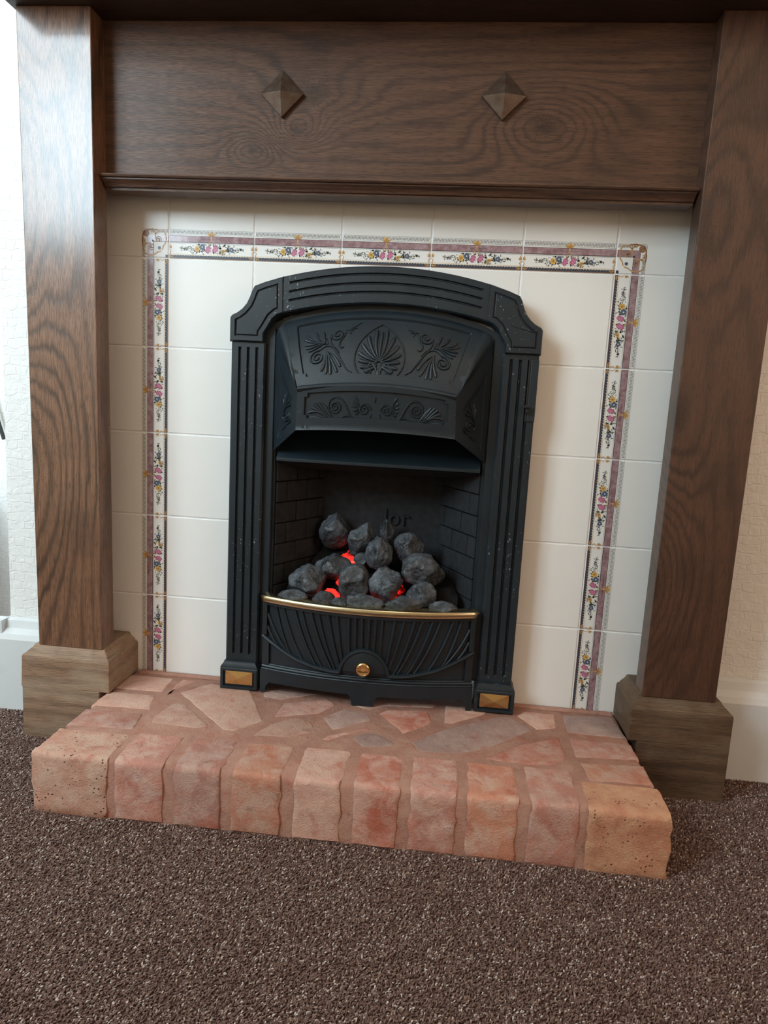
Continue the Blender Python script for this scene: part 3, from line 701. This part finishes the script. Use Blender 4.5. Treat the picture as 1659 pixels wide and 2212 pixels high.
# frame behind the hood: slim stepped border around the opening
for sx in (-1, 1):
    b = MB(); P = [(.1800, 0), (.1800, -.0225), (.1812, -.024), (.1838, -.024), (.1842, -.0285), (.1855, -.030), (.2015, -.030), (.2015, 0)]
    b.rings([[(C+sx*x, y, z) for x, y in P] for z in (.05, .645)])
    build('opening_frame', b, 'iron_plain', fire, smooth=True, angle=30)
b = MB(); rows = []
for i in range(33):
    x = -.2015+.403*i/32; e = max(0, 1-(x/.19)**2); zo = min(.700, .655+.0400*e); zi = max(.60, min(.672, .615+.055*e)) if abs(x) < .19 else .60
    rows.append([(C+x, 0, zi), (C+x, -.026, zi), (C+x, -.026, zo), (C+x, 0, zo)])
b.rings(rows); build('hood_back_plate', b, 'iron_plain', fire, smooth=True, angle=40)

# ---- hood
YT, YB = .030, .100
def U(s, t):       # upper sloping face, s -1..1, t 0 (top) ..1 (bottom)
    W = .166+(.128-.166)*t; ze = .657+(.545-.657)*t; rise = .025+(.011-.025)*t
    y = YT+(YB-YT)*t+.010*math.sin(math.pi*t)
    return Vector((s*W, -y, ze+rise*(1-s*s)))
def Lw(s, t):      # lower upright face
    W = .128+.002*t; ze = .545-.064*t; rise = .011-.006*t
    return Vector((s*W, -(YB-.004*t+.006*(1-s*s)), ze+rise*(1-s*s)))
def Sd(sx):
    P2, P3, P5, P4 = Vector((.184, -.030, .632)), Vector((.184, -.027, .441)), Vector((.130, -.096, .481)), Vector((.128, -.100, .545))
    def f(s, t):   # s 0 outer .. 1 inner ; t 0 top .. 1 bottom
        p = P2.lerp(P3, t).lerp(P4.lerp(P5, t), s); return Vector((p.x*sx, p.y, p.z))
    return f
def nrm(f, s, t, sg=1):
    e = 1e-3; du = f(s+e, t)-f(s-e, t); dv = f(s, t+e)-f(s, t-e); n = du.cross(dv).normalized()
    return n if n.y < 0 else -n
def patch(b, f, ss, tt, hfun):
    rows = []
    for t in tt: rows.append([Vector((C, 0, 0))+f(s, t)+nrm(f, s, t)*hfun(s, t) for s in ss])
    b.grid(rows)
def lines(lo, hi, n, cuts):
    L_ = [lo+(hi-lo)*i/n for i in range(n+1)]+[c+d for c in cuts for d in (-.006, .006)]
    L_ = [x for x in L_ if not any(abs(x-c) < .0059 for c in cuts)]
    return sorted(set(round(x, 5) for x in L_ if lo <= x <= hi))
b = MB()
def hU(s, t):
    ins = abs(s) < .8949 and .1001 < t < .8449 and not (abs(s) > .861 and t > .801)
    return -.0036 if ins else 0.0
patch(b, U, lines(-1, 1, 34, (-.895, .895, -.86, .86)), lines(0, 1, 16, (.10, .845, .80, .15)), hU)
def hL(s, t):
    ins = abs(s) < .8999 and .1301 < t < .7399 and not (abs(s) > .861 and (t < .22 or t > .66))
    return -.0040 if ins else 0.0
patch(b, Lw, lines(-1, 1, 30, (-.90, .90, -.86, .86)), lines(0, 1, 10, (.13, .74, .22, .66)), hL)
# rounded fold between the two faces
rows = []
for t in range(5):
    a = t/4
    rows.append([Vector((C, 0, 0))+U(s/20, 1)+Vector((0, -.0045*math.sin(math.pi*a), .005-.010*a)) for s in range(-20, 21)])
b.grid(rows)
for sx in (-1, 1):
    f = Sd(sx); P1 = Vector((sx*.166, -.030, .657))
    def hS(s, t):
        return -.0028 if (.16 < s < .80 and .80*s+.10 < 1.0 and t > .16+.55*s*.55 and t < .93-.16*s) else 0.0
    patch(b, f, lines(0, 1, 12, (.16, .80)), lines(0, 1, 26, ()), hS)
    # chamfer strip: convex roll from the shoulder down to the fold
    rows = []
    for t in range(13):
        t_ = t/12; A = P1.lerp(U(sx, 1), t_) if False else U(sx, t_); B_ = f(0, 0).lerp(f(1, 0), t_)
        rows.append([Vector((C, 0, 0))+A.lerp(B_, k/4)+Vector((sx*.35, -1, .3)).normalized()*.0075*math.sin(math.pi*k/4)*(1-t_*.35) for k in range(5)])
    b.grid(rows)
e_ = [Vector((C, 0, 0))+Sd(-1)(k/6, 1) for k in range(7)]+[Vector((C, 0, 0))+Lw(-1+k/15, 1) for k in range(1, 30)]+[Vector((C, 0, 0))+Sd(1)(1-k/6, 1) for k in range(7)]
b.grid([e_, [p+Vector((0, -.0012, -.0022)) for p in e_], [p+Vector((0, .0035, -.0030)) for p in e_], [p+Vector((0, .0060, .010)) for p in e_]])
hood = build('hood', b, 'iron_plain', fire, smooth=True, angle=40)
# which way the recalculated normals face decides the side of the thickness
nn = sum((p.normal.y*p.area for p in hood.data.polygons)); 
if nn > 0: hood.data.flip_normals()

# relief ornaments, drawn as raised tapering strokes on the hood faces
def crest(b, pts, wid, hgt, emb):      # pts -> list of (point, normal); half-ellipse section
    rows = []; n = 5
    for i, (p, nv) in enumerate(pts):
        d = (pts[min(i+1, len(pts)-1)][0]-pts[max(i-1, 0)][0])
        if d.length < 1e-9: d = Vector((1, 0, 0))
        d.normalize(); s = d.cross(nv).normalized()
        k = i/(len(pts)-1); ww = wid(k); hh_ = hgt*min(1, ww/max(wid(.5), 1e-5)*.5+.5)
        ww *= 1.5; hh_ *= .95
        rows.append([p-nv*emb+s*ww*math.cos(math.pi*j/n)+nv*(hh_+emb)*math.sin(math.pi*j/n) for j in range(n+1)])
    b.rings(rows)
def bez(P, n=9):
    out = []
    for i in range(n+1):
        t_ = i/n; Q = [Vector(p) for p in P]
        while len(Q) > 1: Q = [Q[k].lerp(Q[k+1], t_) for k in range(len(Q)-1)]
        out.append(Q[0])
    return out
def spiral2(c, r, turns, a0, sgn, n=30, r0=.12):
    return [Vector((c[0]+r*(r0+(1-r0)*(i/n))*math.cos(a0+sgn*2*math.pi*turns*(1-i/n)), c[1]+r*(r0+(1-r0)*(i/n))*math.sin(a0+sgn*2*math.pi*turns*(1-i/n)))) for i in range(n+1)]
def smoothpath(P, n=6):   # Catmull-Rom
    out = []; Q = [Vector(P[0])]+[Vector(p) for p in P]+[Vector(P[-1])]
    for i in range(1, len(Q)-2):
        for k in range(n):
            t_ = k/n; p0, p1, p2, p3 = Q[i-1], Q[i], Q[i+1], Q[i+2]
            out.append(.5*((2*p1)+(p2-p0)*t_+(2*p0-5*p1+4*p2-p3)*t_*t_+(3*p1-p0-3*p2+p3)*t_**3))
    return out+[Vector(P[-1])]
class Relief:
    def __init__(s, f, inv, dep=.0028): s.b = MB(); s.f = f; s.inv = inv; s.d = dep
    def at(s, p):
        u, v = s.inv(p); P_ = s.f(u, v); nv = nrm(s.f, u, v); return (Vector((C, 0, 0))+P_-nv*s.d, nv)
    def draw(s, P, w=.0011, h=.0022, taper='both'):
        wf = {'both': lambda k: w*(.25+.75*math.sin(math.pi*min(max(k, .04), .96))**.5), 'club': lambda k: w*(.45+.85*k)*(1 if k < .93 else .6), 'none': lambda k: w}[taper]
        crest(s.b, [s.at(p) for p in P], wf, h, .0008)
def invU(p):   # p = (x, v) with v = height of the design on the face, metres above its lower edge
    t_ = 1-(p[1])/.134; W = .166+(.128-.166)*t_; return p[0]/W, t_
def invL(p):
    t_ = 1-p[1]/.066; return p[0]/(.128+.002*t_), t_
K = .000128
R = Relief(U, invU, .0036)
def cu(x, y, s): return (s*(x-1455)*K*1.0, (.134*.86-.0)-((y-(x-1455)*.031)-110)*K*1.12)
for s in (-1, 1):
    g_ = lambda x, y: cu(1455+(x-1455), y, -s)
    sp = spiral2(g_(655, 510), .0128, 1.9, math.radians(80) if s < 0 else math.radians(100), 1 if s < 0 else -1)
    R.draw(sp, .0013, .0028, 'none')
    stem = smoothpath([sp[-1]]+[g_(x, y) for x, y in ((760, 375), (850, 410), (920, 500), (985, 600), (1050, 690), (1120, 735))])
    R.draw(stem, .0012, .0026, 'both')
    sp = spiral2(g_(885, 240), .0112, 1.6, math.radians(180) if s < 0 else 0, 1 if s < 0 else -1)
    R.draw(sp, .0012, .0026, 'none')
    R.draw(smoothpath([sp[-1]]+[g_(x, y) for x, y in ((800, 310), (840, 380), (890, 420), (930, 480))]), .0011, .0024)
    R.draw(smoothpath([g_(x, y) for x, y in ((990, 220), (960, 290), (925, 340), (925, 385), (955, 420), (985, 405))]), .0012, .0026)
    for ex, ey, cx_, cy_ in ((480, 190, 560, 290), (590, 180, 640, 280), (690, 185, 720, 250), (450, 240, 580, 310), (470, 320, 600, 320), (490, 370, 610, 350), (530, 412, 630, 380)):
        R.draw(bez([g_(735, 325), g_(cx_, cy_+20), g_(ex, ey)]), .0014, .0028, 'club')
    for ex, ey, cx_, cy_ in ((725, 690, 790, 560), (790, 730, 800, 600), (850, 745, 830, 590), (930, 720, 850, 600), (965, 655, 900, 560)):
        R.draw(bez([g_(765, 435), g_(cx_, cy_-40), g_(ex, ey)]), .0018, .0030, 'club')
    for ex, ey in ((1175, 110), (1125, 180), (1085, 215), (1050, 250), (1130, 145)):
        R.draw(bez([g_(985, 195), g_(1040, 190), g_(ex, ey)]), .0010, .0022, 'both')
    R.draw([Vector(g_(705, 345)), Vector(g_(745, 270)), Vector(g_(775, 350)), Vector(g_(705, 345))], .0008, .002, 'none')
# central palmette
cz_ = .0405
ov = smoothpath([(0, .1105), (.018, .098), (.034, .078), (.0405, .055), (.0385, .036), (.029, .020), (.014, .0145)])
for s in (-1, 1):
    R.draw([Vector((s*p.x, p.y)) for p in ov], .0010, .0024, 'none')
    sp = spiral2((s*.0185, .0265), .0068, 1.4, math.radians(250) if s > 0 else math.radians(290), 1 if s < 0 else -1, 20)
    R.draw(sp, .0011, .0026, 'none')
    R.draw(smoothpath([(s*.022, .031), (s*.012, .040), (s*.004, .030), (s*.002, .018)]), .0016, .0030)
    for a in (8, 24, 42, 62, 82, 104, 124):
        r1 = {8: .060, 24: .053, 42: .045, 62: .039, 82: .034, 104: .031, 124: .027}[a]; an = math.radians(a)
        e = Vector((s*r1*math.sin(an), cz_+r1*math.cos(an))); c1 = Vector((s*r1*.45*math.sin(an+.25), cz_+r1*.5*math.cos(an+.25)))
        st_ = Vector((s*.004*math.sin(an), cz_+.006*math.cos(an)))
        R.draw(bez([st_, c1, e]), .0023, .0034, 'club')
R.draw([Vector((0, cz_+.004+.052*k/8)) for k in range(9)], .0022, .0034, 'club')
R.draw(smoothpath([(-.008, .030), (-.007, .040), (0, .0445), (.007, .040), (.008, .030)]), .0017, .0034)
R.draw([Vector((0, .018+.012*k/5)) for k in range(6)], .0030, .0030)
build('scroll_relief', R.b, 'iron_plain', fire, smooth=True, angle=50)
# lower frieze ornament
R = Relief(Lw, invL, .0040)
def cl(x, y, s): return (s*(x-1362)*K*.98, .066*.86-((y-(x-1362)*.031)-985)*K*1.05)
for s in (-1, 1):
    g_ = lambda x, y: cl(x, y, -s)
    sp = spiral2(g_(838, 1140), .0108, 1.9, math.radians(180) if s < 0 else 0, 1 if s < 0 else -1); R.draw(sp, .0012, .0028, 'none')
    R.draw(smoothpath([sp[-1]]+[g_(x, y) for x, y in ((770, 1060), (840, 1030), (920, 1060), (980, 1140), (1030, 1230), (1090, 1300), (1180, 1325), (1270, 1300), (1310, 1230))]), .0013, .0028, 'both')
    sp = spiral2(g_(1220, 1180), .0100, 1.7, math.radians(0) if s < 0 else math.radians(180), 1 if s < 0 else -1); R.draw(sp, .0012, .0028, 'none')
    R.draw(smoothpath([g_(x, y) for x, y in ((910, 1290), (950, 1250), (1010, 1245), (1040, 1265))]), .0011, .0024)
    for ex, ey, cx_, cy_ in ((485, 1190, 620, 1150), (505, 1250, 640, 1235), (560, 1085, 680, 1190), (605, 1075, 700, 1180), (650, 1075, 720, 1170), (695, 1120, 760, 1200), (530, 1130, 660, 1180)):
        R.draw(bez([g_(830, 1275), g_(cx_+40, cy_+80), g_(cx_, cy_), g_(ex, ey)]), .0016, .0030, 'club')
    for ex, ey in ((1090, 1030), (1068, 1080), (1065, 1130), (1075, 1180), (1100, 1222)):
        R.draw(bez([g_(1155, 1150), g_(ex+30, ey+25), g_(ex, ey)]), .0013, .0026, 'club')
R.draw([Vector(cl(1350, 1100-70*k/5, 1)) for k in range(6)], .0014, .0026)
build('scroll_relief', R.b, 'iron_plain', fire, smooth=True, angle=50)
# side panels
for sx in (-1, 1):
    f = Sd(sx); rr = Relief(f, lambda p: (p[0], p[1])); 
    cen = (.50, .70)
    sp = [Vector((cen[0]+.20*(.12+.88*i/26)*math.cos(-1.5+6.283*1.7*(1-i/26)), cen[1]+.075*(.12+.88*i/26)*math.sin(-1.5+6.283*1.7*(1-i/26)))) for i in range(27)]
    rr.draw(sp, .0013, .0028, 'none')
    rr.draw(smoothpath([(.70, .70), (.68, .78), (.50, .83), (.36, .86), (.28, .90)]), .0013, .0028)
    for ex, ey in ((.45, .42), (.56, .40), (.64, .46), (.68, .52), (.38, .50)):
        rr.draw(bez([(.40, .66), (.45, .56), (ex, ey)]), .0016, .0030, 'club')
    build('scroll_relief', rr.b, 'iron_plain', fire, smooth=True, angle=50)

# deflector under the hood and the lintel edge
b = MB(); b.rings([[(C+x, y, z) for y, z in ((-.034, .4265), (.050, .520), (.054, .518), (-.030, .4200), (-.034, .4215))] for x in (-.1765, .1765)])
build('deflector_plate', b, 'iron_smooth', fire, bevel=.0006)
b = MB(); b.rings([[(C+x, y, z) for y, z in ((-.030, .4195), (.022, .405), (.026, .409), (-.026, .4230))] for x in (-.1765, .1765)])
build('lintel_plate', b, 'iron_dark', fire)
# firebox
YBK, HF, HBK, YF = .100, .1790, .1140, -.020
b = MB()
b.hexa([(C-HBK-.004, YBK, .10), (C+HBK+.004, YBK, .10), (C+HBK+.004, YBK+.01, .10), (C-HBK-.004, YBK+.01, .10), (C-HBK-.004, YBK, .44), (C+HBK+.004, YBK, .44), (C+HBK+.004, YBK+.01, .44), (C-HBK-.004, YBK+.01, .44)])
b.box(C-.18, C+.18, .058, .11, .46, .605)
b.box(C-.20, C+.20, .0085, .11, .596, .6055)
build('firebox_back', b, 'firebrick', fire)
for sx in (-1, 1):
    b = MB(); xf, xb = C+sx*(HF+.003), C+sx*(HBK+.003); e = sx*.008
    b.hexa([(xf, YF, .10), (xf+e, YF, .10), (xb+e, YBK+.01, .10), (xb, YBK+.01, .10), (xf, YF, .46), (xf+e, YF, .46), (xb+e, YBK+.01, .46), (xb, YBK+.01, .46)])
    side = build('firebox_side', b, 'firemortar', fire)
    p0 = Vector((C+sx*HF, YF, 0)); p1 = Vector((C+sx*HBK, YBK, 0)); d = (p1-p0); Ln = d.length; d.normalize(); nv = Vector((-d.y, d.x, 0)); nv = nv if nv.x*sx < 0 else -nv
    z = .118; r = 0
    while z < .44:
        cuts = [0, .055, .118] if r % 2 else [0, .028, .085]
        cuts = [c for c in cuts if c < Ln-.01]+[Ln]
        for a0, a1 in zip(cuts, cuts[1:]):
            b = MB(); q0 = p0+d*(a0+.0010)-nv*.003; q1 = p0+d*(a1-.0010)-nv*.003; h = nv*(.0042+.0012*random.random())
            z0_, z1_ = z+.0010, z+.0365+.0006*random.random()
            P = [q0, q1, q1+h, q0+h]
            b.hexa([(p.x, p.y, z0_) for p in P]+[(p.x, p.y, z1_) for p in P])
            build('brick', b, 'firebrick', side, bevel=.0014, seg=2)
        z += .0378; r += 1
# embossed letters on the firebox back
cu_ = bpy.data.curves.new('raised_lettering', 'FONT'); cu_.body = 'lor'; cu_.size = .046; cu_.extrude = .0030; cu_.bevel_depth = .0004; cu_.space_character = 1.12
tmp = bpy.data.objects.new('tmp', cu_); COL.objects.link(tmp); bpy.context.view_layer.update()
lm = bpy.data.meshes.new_from_object(tmp.evaluated_get(bpy.context.evaluated_depsgraph_get())); bpy.data.objects.remove(tmp)
mn = min(v.co.x for v in lm.vertices); mx = max(v.co.x for v in lm.vertices); sxx = .049/(mx-mn)
off = Vector((C+.006, YBK-.001, .3005))-wpos(fire)
for v_ in lm.vertices: x, y, z = v_.co; v_.co = (off.x+(x-mn)*sxx, off.y-z, off.z+y*.95)
lm.materials.append(M['firebrick']); lo = bpy.data.objects.new('raised_lettering', lm); COL.objects.link(lo); lo.parent = fire
lo['label'] = 'raised lettering lor on the firebox back'

# ---- fret (bowed front) below the coals
def FY(x, z): return -(.044+(.023+.020*max(z, 0)/.17)*(1-(x/.195)**2))
def FP(x, z, h=0): return (C+x, FY(x, z)-h, z)
def zborder(x):
    x = abs(x); c = (1.0*.1085, 0)
    pts = [(.0, .1075), (.012, .1055), (.024, .0990), (.034, .0880), (.0405, .0750), (.0430, .0640), (.0445, .0620), (.060, .0622), (.085, .0650), (.1228, .0745), (.150, .0870), (.175, .1010), (.195, .1130)]
    for (a, za), (b__, zb) in zip(pts, pts[1:]):
        if a <= x <= b__: return za+(zb-za)*(x-a)/(b__-a)
    return .11
xs = sorted([-.189+.378*i/84 for i in range(85)]+[s*v_ for s in (-1, 1) for v_ in (.0425, .0435, .0445, .0405)])
def strip(b, xs, zl, zh, h0, h1, nz=1):
    for xa, xb in zip(xs, xs[1:]):
        pass
    rows = []
    for x in xs:
        a, c = zl(x), zh(x); col = [FP(x, a, h0)]+[FP(x, a+(c-a)*k/nz, h1) for k in range(nz+1)]+[FP(x, c, h0)]
        rows.append(col)
    b.rings(rows)
b = MB(); strip(b, xs, lambda x: zborder(x)-.004, lambda x: .174, -.012, -.004, 4)
build('fret_plate', b, 'iron_plain', fire, smooth=True, angle=50)
b = MB()   # rolled edge along the sweep of the fret
for lo_, hi_ in ((0, len(xs)),):
    P = [Vector(FP(x, zborder(x), 0)) for x in xs]
    rows = []
    for i, p in enumerate(P):
        dx = P[min(i+1, len(P)-1)]-P[max(i-1, 0)]; d = dx.normalized(); s = d.cross(Vector((0, 1, 0))).normalized()
        s = s if s.z > -0 else -s
        rows.append([p-s*.0042+Vector((0, .006, 0)), p-s*.0042+Vector((0, -.0010, 0)), p-s*.0015+Vector((0, -.0038, 0)), p+s*.0020+Vector((0, -.0030, 0)), p+s*.0036+Vector((0, .001, 0)), p+s*.0036+Vector((0, .006, 0))])
    b.rings(rows)
for sx in (-1, 1):
    x0, x1 = (.1800, .1890); rows = []
    for z in (.1110, .12, .14, .16, .1745):
        rows.append([FP(sx*x, z, h) for x, h in ((x0, -.008), (x0, .0018), (x0+.002, .0030), (x1-.001, .0030), (x1, -.008))])
    b.rings(rows)
rows = [[FP(x, z, h) for z, h in ((.1660, -.008), (.1665, .0015), (.1735, .0020), (.1735, -.008))] for x in xs]
b.rings(rows); build('fret_border', b, 'iron_plain', fire, smooth=True, angle=40)
ribs = [(.016, .1065, .0175), (.0270, .0985, .0290), (.0385, .0840, .0500), (.0430, .0720, .0660), (.0520, .0650, .0840), (.0580, .0655, .0975), (.0760, .0665, .1150), (.0870, .0680, .1280), (.1120, .0745, .1500), (.1360, .0830, .1640)]
k_ = 0
rb = []
for sx in (-1, 1):
    for x0, z0, x1 in ribs: rb.append((sx*x0, z0, sx*x1, .1665))
    rb += [(sx*.1400, .0850, sx*.1795, .1500), (sx*.1600, .0940, sx*.1795, .1270)]
rb += [(-.005, .1100, -.0060, .1665), (.0055, .1100, .0065, .1665)]
for x0, z0, x1, z1 in rb:
    b = MB(); P = bez([(x0, z0), (x0+(x1-x0)*.62, z0+(z1-z0)*.42), (x1, z1)], 8)
    pts = [(Vector(FP(p.x, p.y, -.004)), Vector((0, -1, 0))) for p in P]
    crest(b, pts, lambda k: .0016+.0008*k, .0052, .001)
    build('rib', b, 'iron_plain', fire, smooth=True, angle=60)
# base below the fret: spandrels, mouldings, feet
def xr(a, c, n): return [a+(c-a)*i/n for i in range(n+1)]
b = MB()
xsb = sorted(set(xr(-.189, .189, 80)+[s*v_ for s in (-1, 1) for v_ in (.0425, .0435, .0445)]))
strip(b, xsb, lambda x: .050, lambda x: zborder(x)-.0055, -.010, -.0045, 2)
for z0, z1, h in ((.0530, .0560, -.0015), (.0480, .0530, .0002), (.0450, .0480, .0022)):
    rows = [[FP(x, z, q) for z, q in ((z0, -.012), (z0, h), (z0+(z1-z0)*.5, h+.0008), (z1, h-.0006), (z1, -.012))] for x in xsb]; b.rings(rows)
for sx in (-1, 1):
    rows = [[FP(sx*x, z, h) for x, h in ((.1750, -.010), (.1758, .0002), (.1882, .0002), (.1890, -.010))] for z in (.055, .075, .1035)]; b.rings(rows)
# boss round the knob
rows = [[FP(r*math.cos(a)*sc, .066+r*math.sin(a)*sc, h) for a in [math.pi*i/20 for i in range(21)]] for r, sc, h in ((.0375, 1, -.006), (.0375, 1, .0005), (.0350, 1, .0020), (.001, 1, .0022))]
b.grid(rows)
build('base_plate', b, 'iron_plain', fire, smooth=True, angle=35)
b = MB()
xk = sorted(set(xr(-.191, .191, 60)+[s*v_ for s in (-1, 1) for v_ in (.1730, .1760, .1800, .1815, .0175, .0195, .0215, .0255)]))
def zbot(x):
    a = abs(x)
    if a <= .0196: return .0018
    if a <= .0216: return .0018+(a-.0195)/.002*.013
    if a <= .0256: return .0145+(a-.0215)/.004*.0075
    if a < .1729: return .0220
    if a <= .1801: return .0220-(a-.173)/.007*.009
    if a <= .1816: return .0018
    return .0018
strip(b, xk, zbot, lambda x: .0455, -.012, .0030, 2)
build('base_skirt', b, 'iron_plain', fire, smooth=True, angle=35)
# knob
b = MB(); kc = Vector((C, FY(0, .0765), .0755)); rows = []
for y, r in ((.002, .0035), (-.004, .0040), (-.006, .0105), (-.0085, .0125), (-.0115, .0128), (-.0138, .0115), (-.0146, .0095), (-.0140, .0085), (-.0136, .003)):
    rows.append([(kc.x+r*math.cos(6.2832*i/28), kc.y+y, kc.z+r*math.sin(6.2832*i/28)) for i in range(28)])
b.rings(rows); build('brass_knob', b, 'brass_bright', fire, smooth=True, angle=45)
# brass rail
b = MB(); rows = []; n = 60
for i in range(n+1):
    x = -.1935+.387*i/n; e = 1-min(1, abs(x)/.1935)**2; sc = min(1, math.sqrt(max(0, 1-((abs(x)-.189)/.0046)**2)) if abs(x) > .189 else 1); sc = max(sc, .35)
    yf = -(.0535+.0385*e); 
    P = [(0, -.0055), (-.0008, -.0020), (-.0006, .0020), (.0008, .0045), (.0030, .0056), (.0200, .0066), (.0210, .0050), (.0210, -.0055), (.003, -.0065)]
    rows.append([(C+x, yf+.0095+(a-.0095)*sc, .1790+h*sc) for a, h in P])
b.rings(rows); build('brass_rail', b, 'brass', fire, smooth=True, angle=35)
# slider on the right hand pilaster
b = MB(); b.box(C+.2428, C+.2462, -.0408, -.038, .5120, .6130); build('slider_slot', b, 'iron_dark', fire)
b = MB(); b.box(C+.2464, C+.2590, -.0425, -.036, .5125, .6125); build('slider_cover', b, 'iron_smooth', fire, bevel=.0008)
b = MB(); b.box(C+.2425, C+.2468, -.052, -.040, .526, .5375); b.box(C+.2395, C+.2505, -.055, -.0500, .5345, .5390); build('slider_lever', b, 'iron_dark', fire, bevel=.001)
# burner bed, glowing between the coals
b = MB(); rows = []
for i in range(111):
    x = -.155+.31*i/110; col = []
    for j in range(76):
        y = -.062+.150*j/75; hw = HF-.01+(HBK-HF)*max(0, (y-YF))/(YBK-YF); xx = x*min(1, hw/.158)
        z = .166+.078*(j/75)+.010*noise.noise(Vector((xx*40, y*40, 3)))
        if y < -.02: z = min(z, .172)
        col.append((C+xx, y, z))
    rows.append(col)
b.grid(rows); hot = [(-.050, .058, .026), (-.045, .020, .026), (-.0700, -.030, .020), (-.004, -.030, .019), (.055, -.030, .017), (.048, .0, .010)]
for q, f_ in enumerate(b.f):
    cx_ = sum(b.v[i][0] for i in f_)/4-C; cy_ = sum(b.v[i][1] for i in f_)/4
    b.m[q] = 1 if any(math.hypot(cx_-hx, cy_-hy) < hr*(1+.35*noise.noise(Vector((cx_*90, cy_*90, 1)))) for hx, hy, hr in hot) else 0
bed = build('burner_bed', b, ['coal_bed', 'embers'], fire, smooth=True, angle=80); bed['label'] = 'burner bed glowing red between the coals'
b = MB(); b.box(C-.17, C+.17, -.050, .09, .10, .162); build('burner_tray', b, 'iron_dark', fire)

# ------------------------------------------------------------------ coals
CO = [  # x offset, y, z, rx, ry, rz, tilt, label
 (-.1130, -.022, .2075, .0330, .027, .0285, .0, 'large rounded grey coal at the far left behind the brass rail'),
 (-.0745, .006, .2300, .0290, .024, .0225, -.15, 'flattened grey coal behind and above the far left coal'),
 (-.0330, -.025, .2115, .0275, .024, .0310, .25, 'upright dark coal in the middle of the second row, left of centre'),
 (-.0290, .040, .2790, .0215, .020, .0320, .30, 'tall egg-shaped coal leaning at the top left of the pile'),
 (-.0215, .024, .2420, .0170, .014, .0130, .0, 'small dark coal half hidden in the middle of the pile'),
 (.0080, .012, .2610, .0230, .020, .0300, -.05, 'egg-shaped upright coal at the top centre with a dark shaded side'),
 (.0590, .036, .2690, .0265, .022, .0270, .2, 'pitted coal at the top right of the pile near the lettering'),
 (.0830, -.004, .2400, .0350, .028, .0265, -.1, 'largest shiny brown-grey coal on the right'),
 (.0270, -.025, .2115, .0280, .024, .0290, -.3, 'shiny pointed coal in the second row, right of centre'),
 (.0920, -.028, .1960, .0280, .023, .0230, -.4, 'angular grey coal low on the right below the largest coal'),
 (-.0840, .070, .2860, .0270, .022, .0330, .1, 'dim brown coal in shadow at the back left'),
 (.0150, .060, .2900, .0140, .016, .0230, .0, 'small pointed coal sticking up at the back centre'),
 (.1080, .010, .2300, .0200, .018, .0180, .0, 'shadowed coal behind the largest right coal'),
 (-.1330, -.056, .1870, .0240, .013, .0110, .0, 'low coal at the left end of the front row behind the brass rail'),
 (-.0760, -.064, .1870, .0190, .013, .0145, .0, 'second low coal from the left along the brass rail'),
 (-.0475, -.066, .1850, .0150, .012, .0095, .0, 'smallest crumbly coal in the front row'),
 (-.0080, -.068, .1890, .0330, .014, .0140, .0, 'long lumpy coal in the middle of the front row'),
 (.0600, -.066, .1900, .0330, .014, .0150, -.15, 'long sloping coal right of the middle of the front row'),
 (.1300, -.056, .1870, .0230, .013, .0110, .0, 'flat-topped coal at the right end of the front row'),
]
ico = bmesh.new(); bmesh.ops.create_icosphere(ico, subdivisions=5, radius=1); IV = [v.co.copy() for v in ico.verts]; IF = [tuple(v.index for v in f.verts) for f in ico.faces]; ico.free()
for k, (dx, y, z, rx, ry, rz, tl, lab) in enumerate(CO):
    b = MB(); rx *= 1.05; ry *= 1.05; rz *= 1.05; vs = []; so = Vector((k*7.3, k*3.1, k)); ct, stt = math.cos(tl), math.sin(tl)
    for v_ in IV:
        # facets: a few random planes flatten the ball, then noise roughens it
        d = 1.06
        for q in range(11):
            a = noise.random_unit_vector(size=3) if False else Vector((math.sin(q*2.4+k), math.cos(q*1.7+k*2), math.sin(q*3.3+k*1.3))).normalized()
            c = v_.dot(a); lim = .80+.09*math.sin(q*5+k)
            if c > lim: d = min(d, 1.06*lim/c)
        d *= 1+.075*noise.noise(v_*1.6+so)+.05*noise.noise(v_*3.8+so)+.035*noise.noise(v_*8+so)+.020*noise.noise(v_*20+so)-.05*max(0, noise.noise(v_*5+so*2)-.25)
        p = Vector((v_.x*rx*d, v_.y*ry*d, v_.z*rz*d)); vs.append((C+dx+p.x*ct+p.z*stt, y+p.y, z-p.x*stt+p.z*ct))
    b.add(vs, IF); o = build('coal', b, 'coal', smooth=True, angle=75)
    tag(o, lab, 'coal', 'ceramic coals heaped in the fire')

# lift everything so that the carpet is at z = 0 (the lights, camera and window are already there)
for o in list(COL.objects):
    if o.parent is None and o.type in ('MESH', 'EMPTY'): o.location.z += Z0
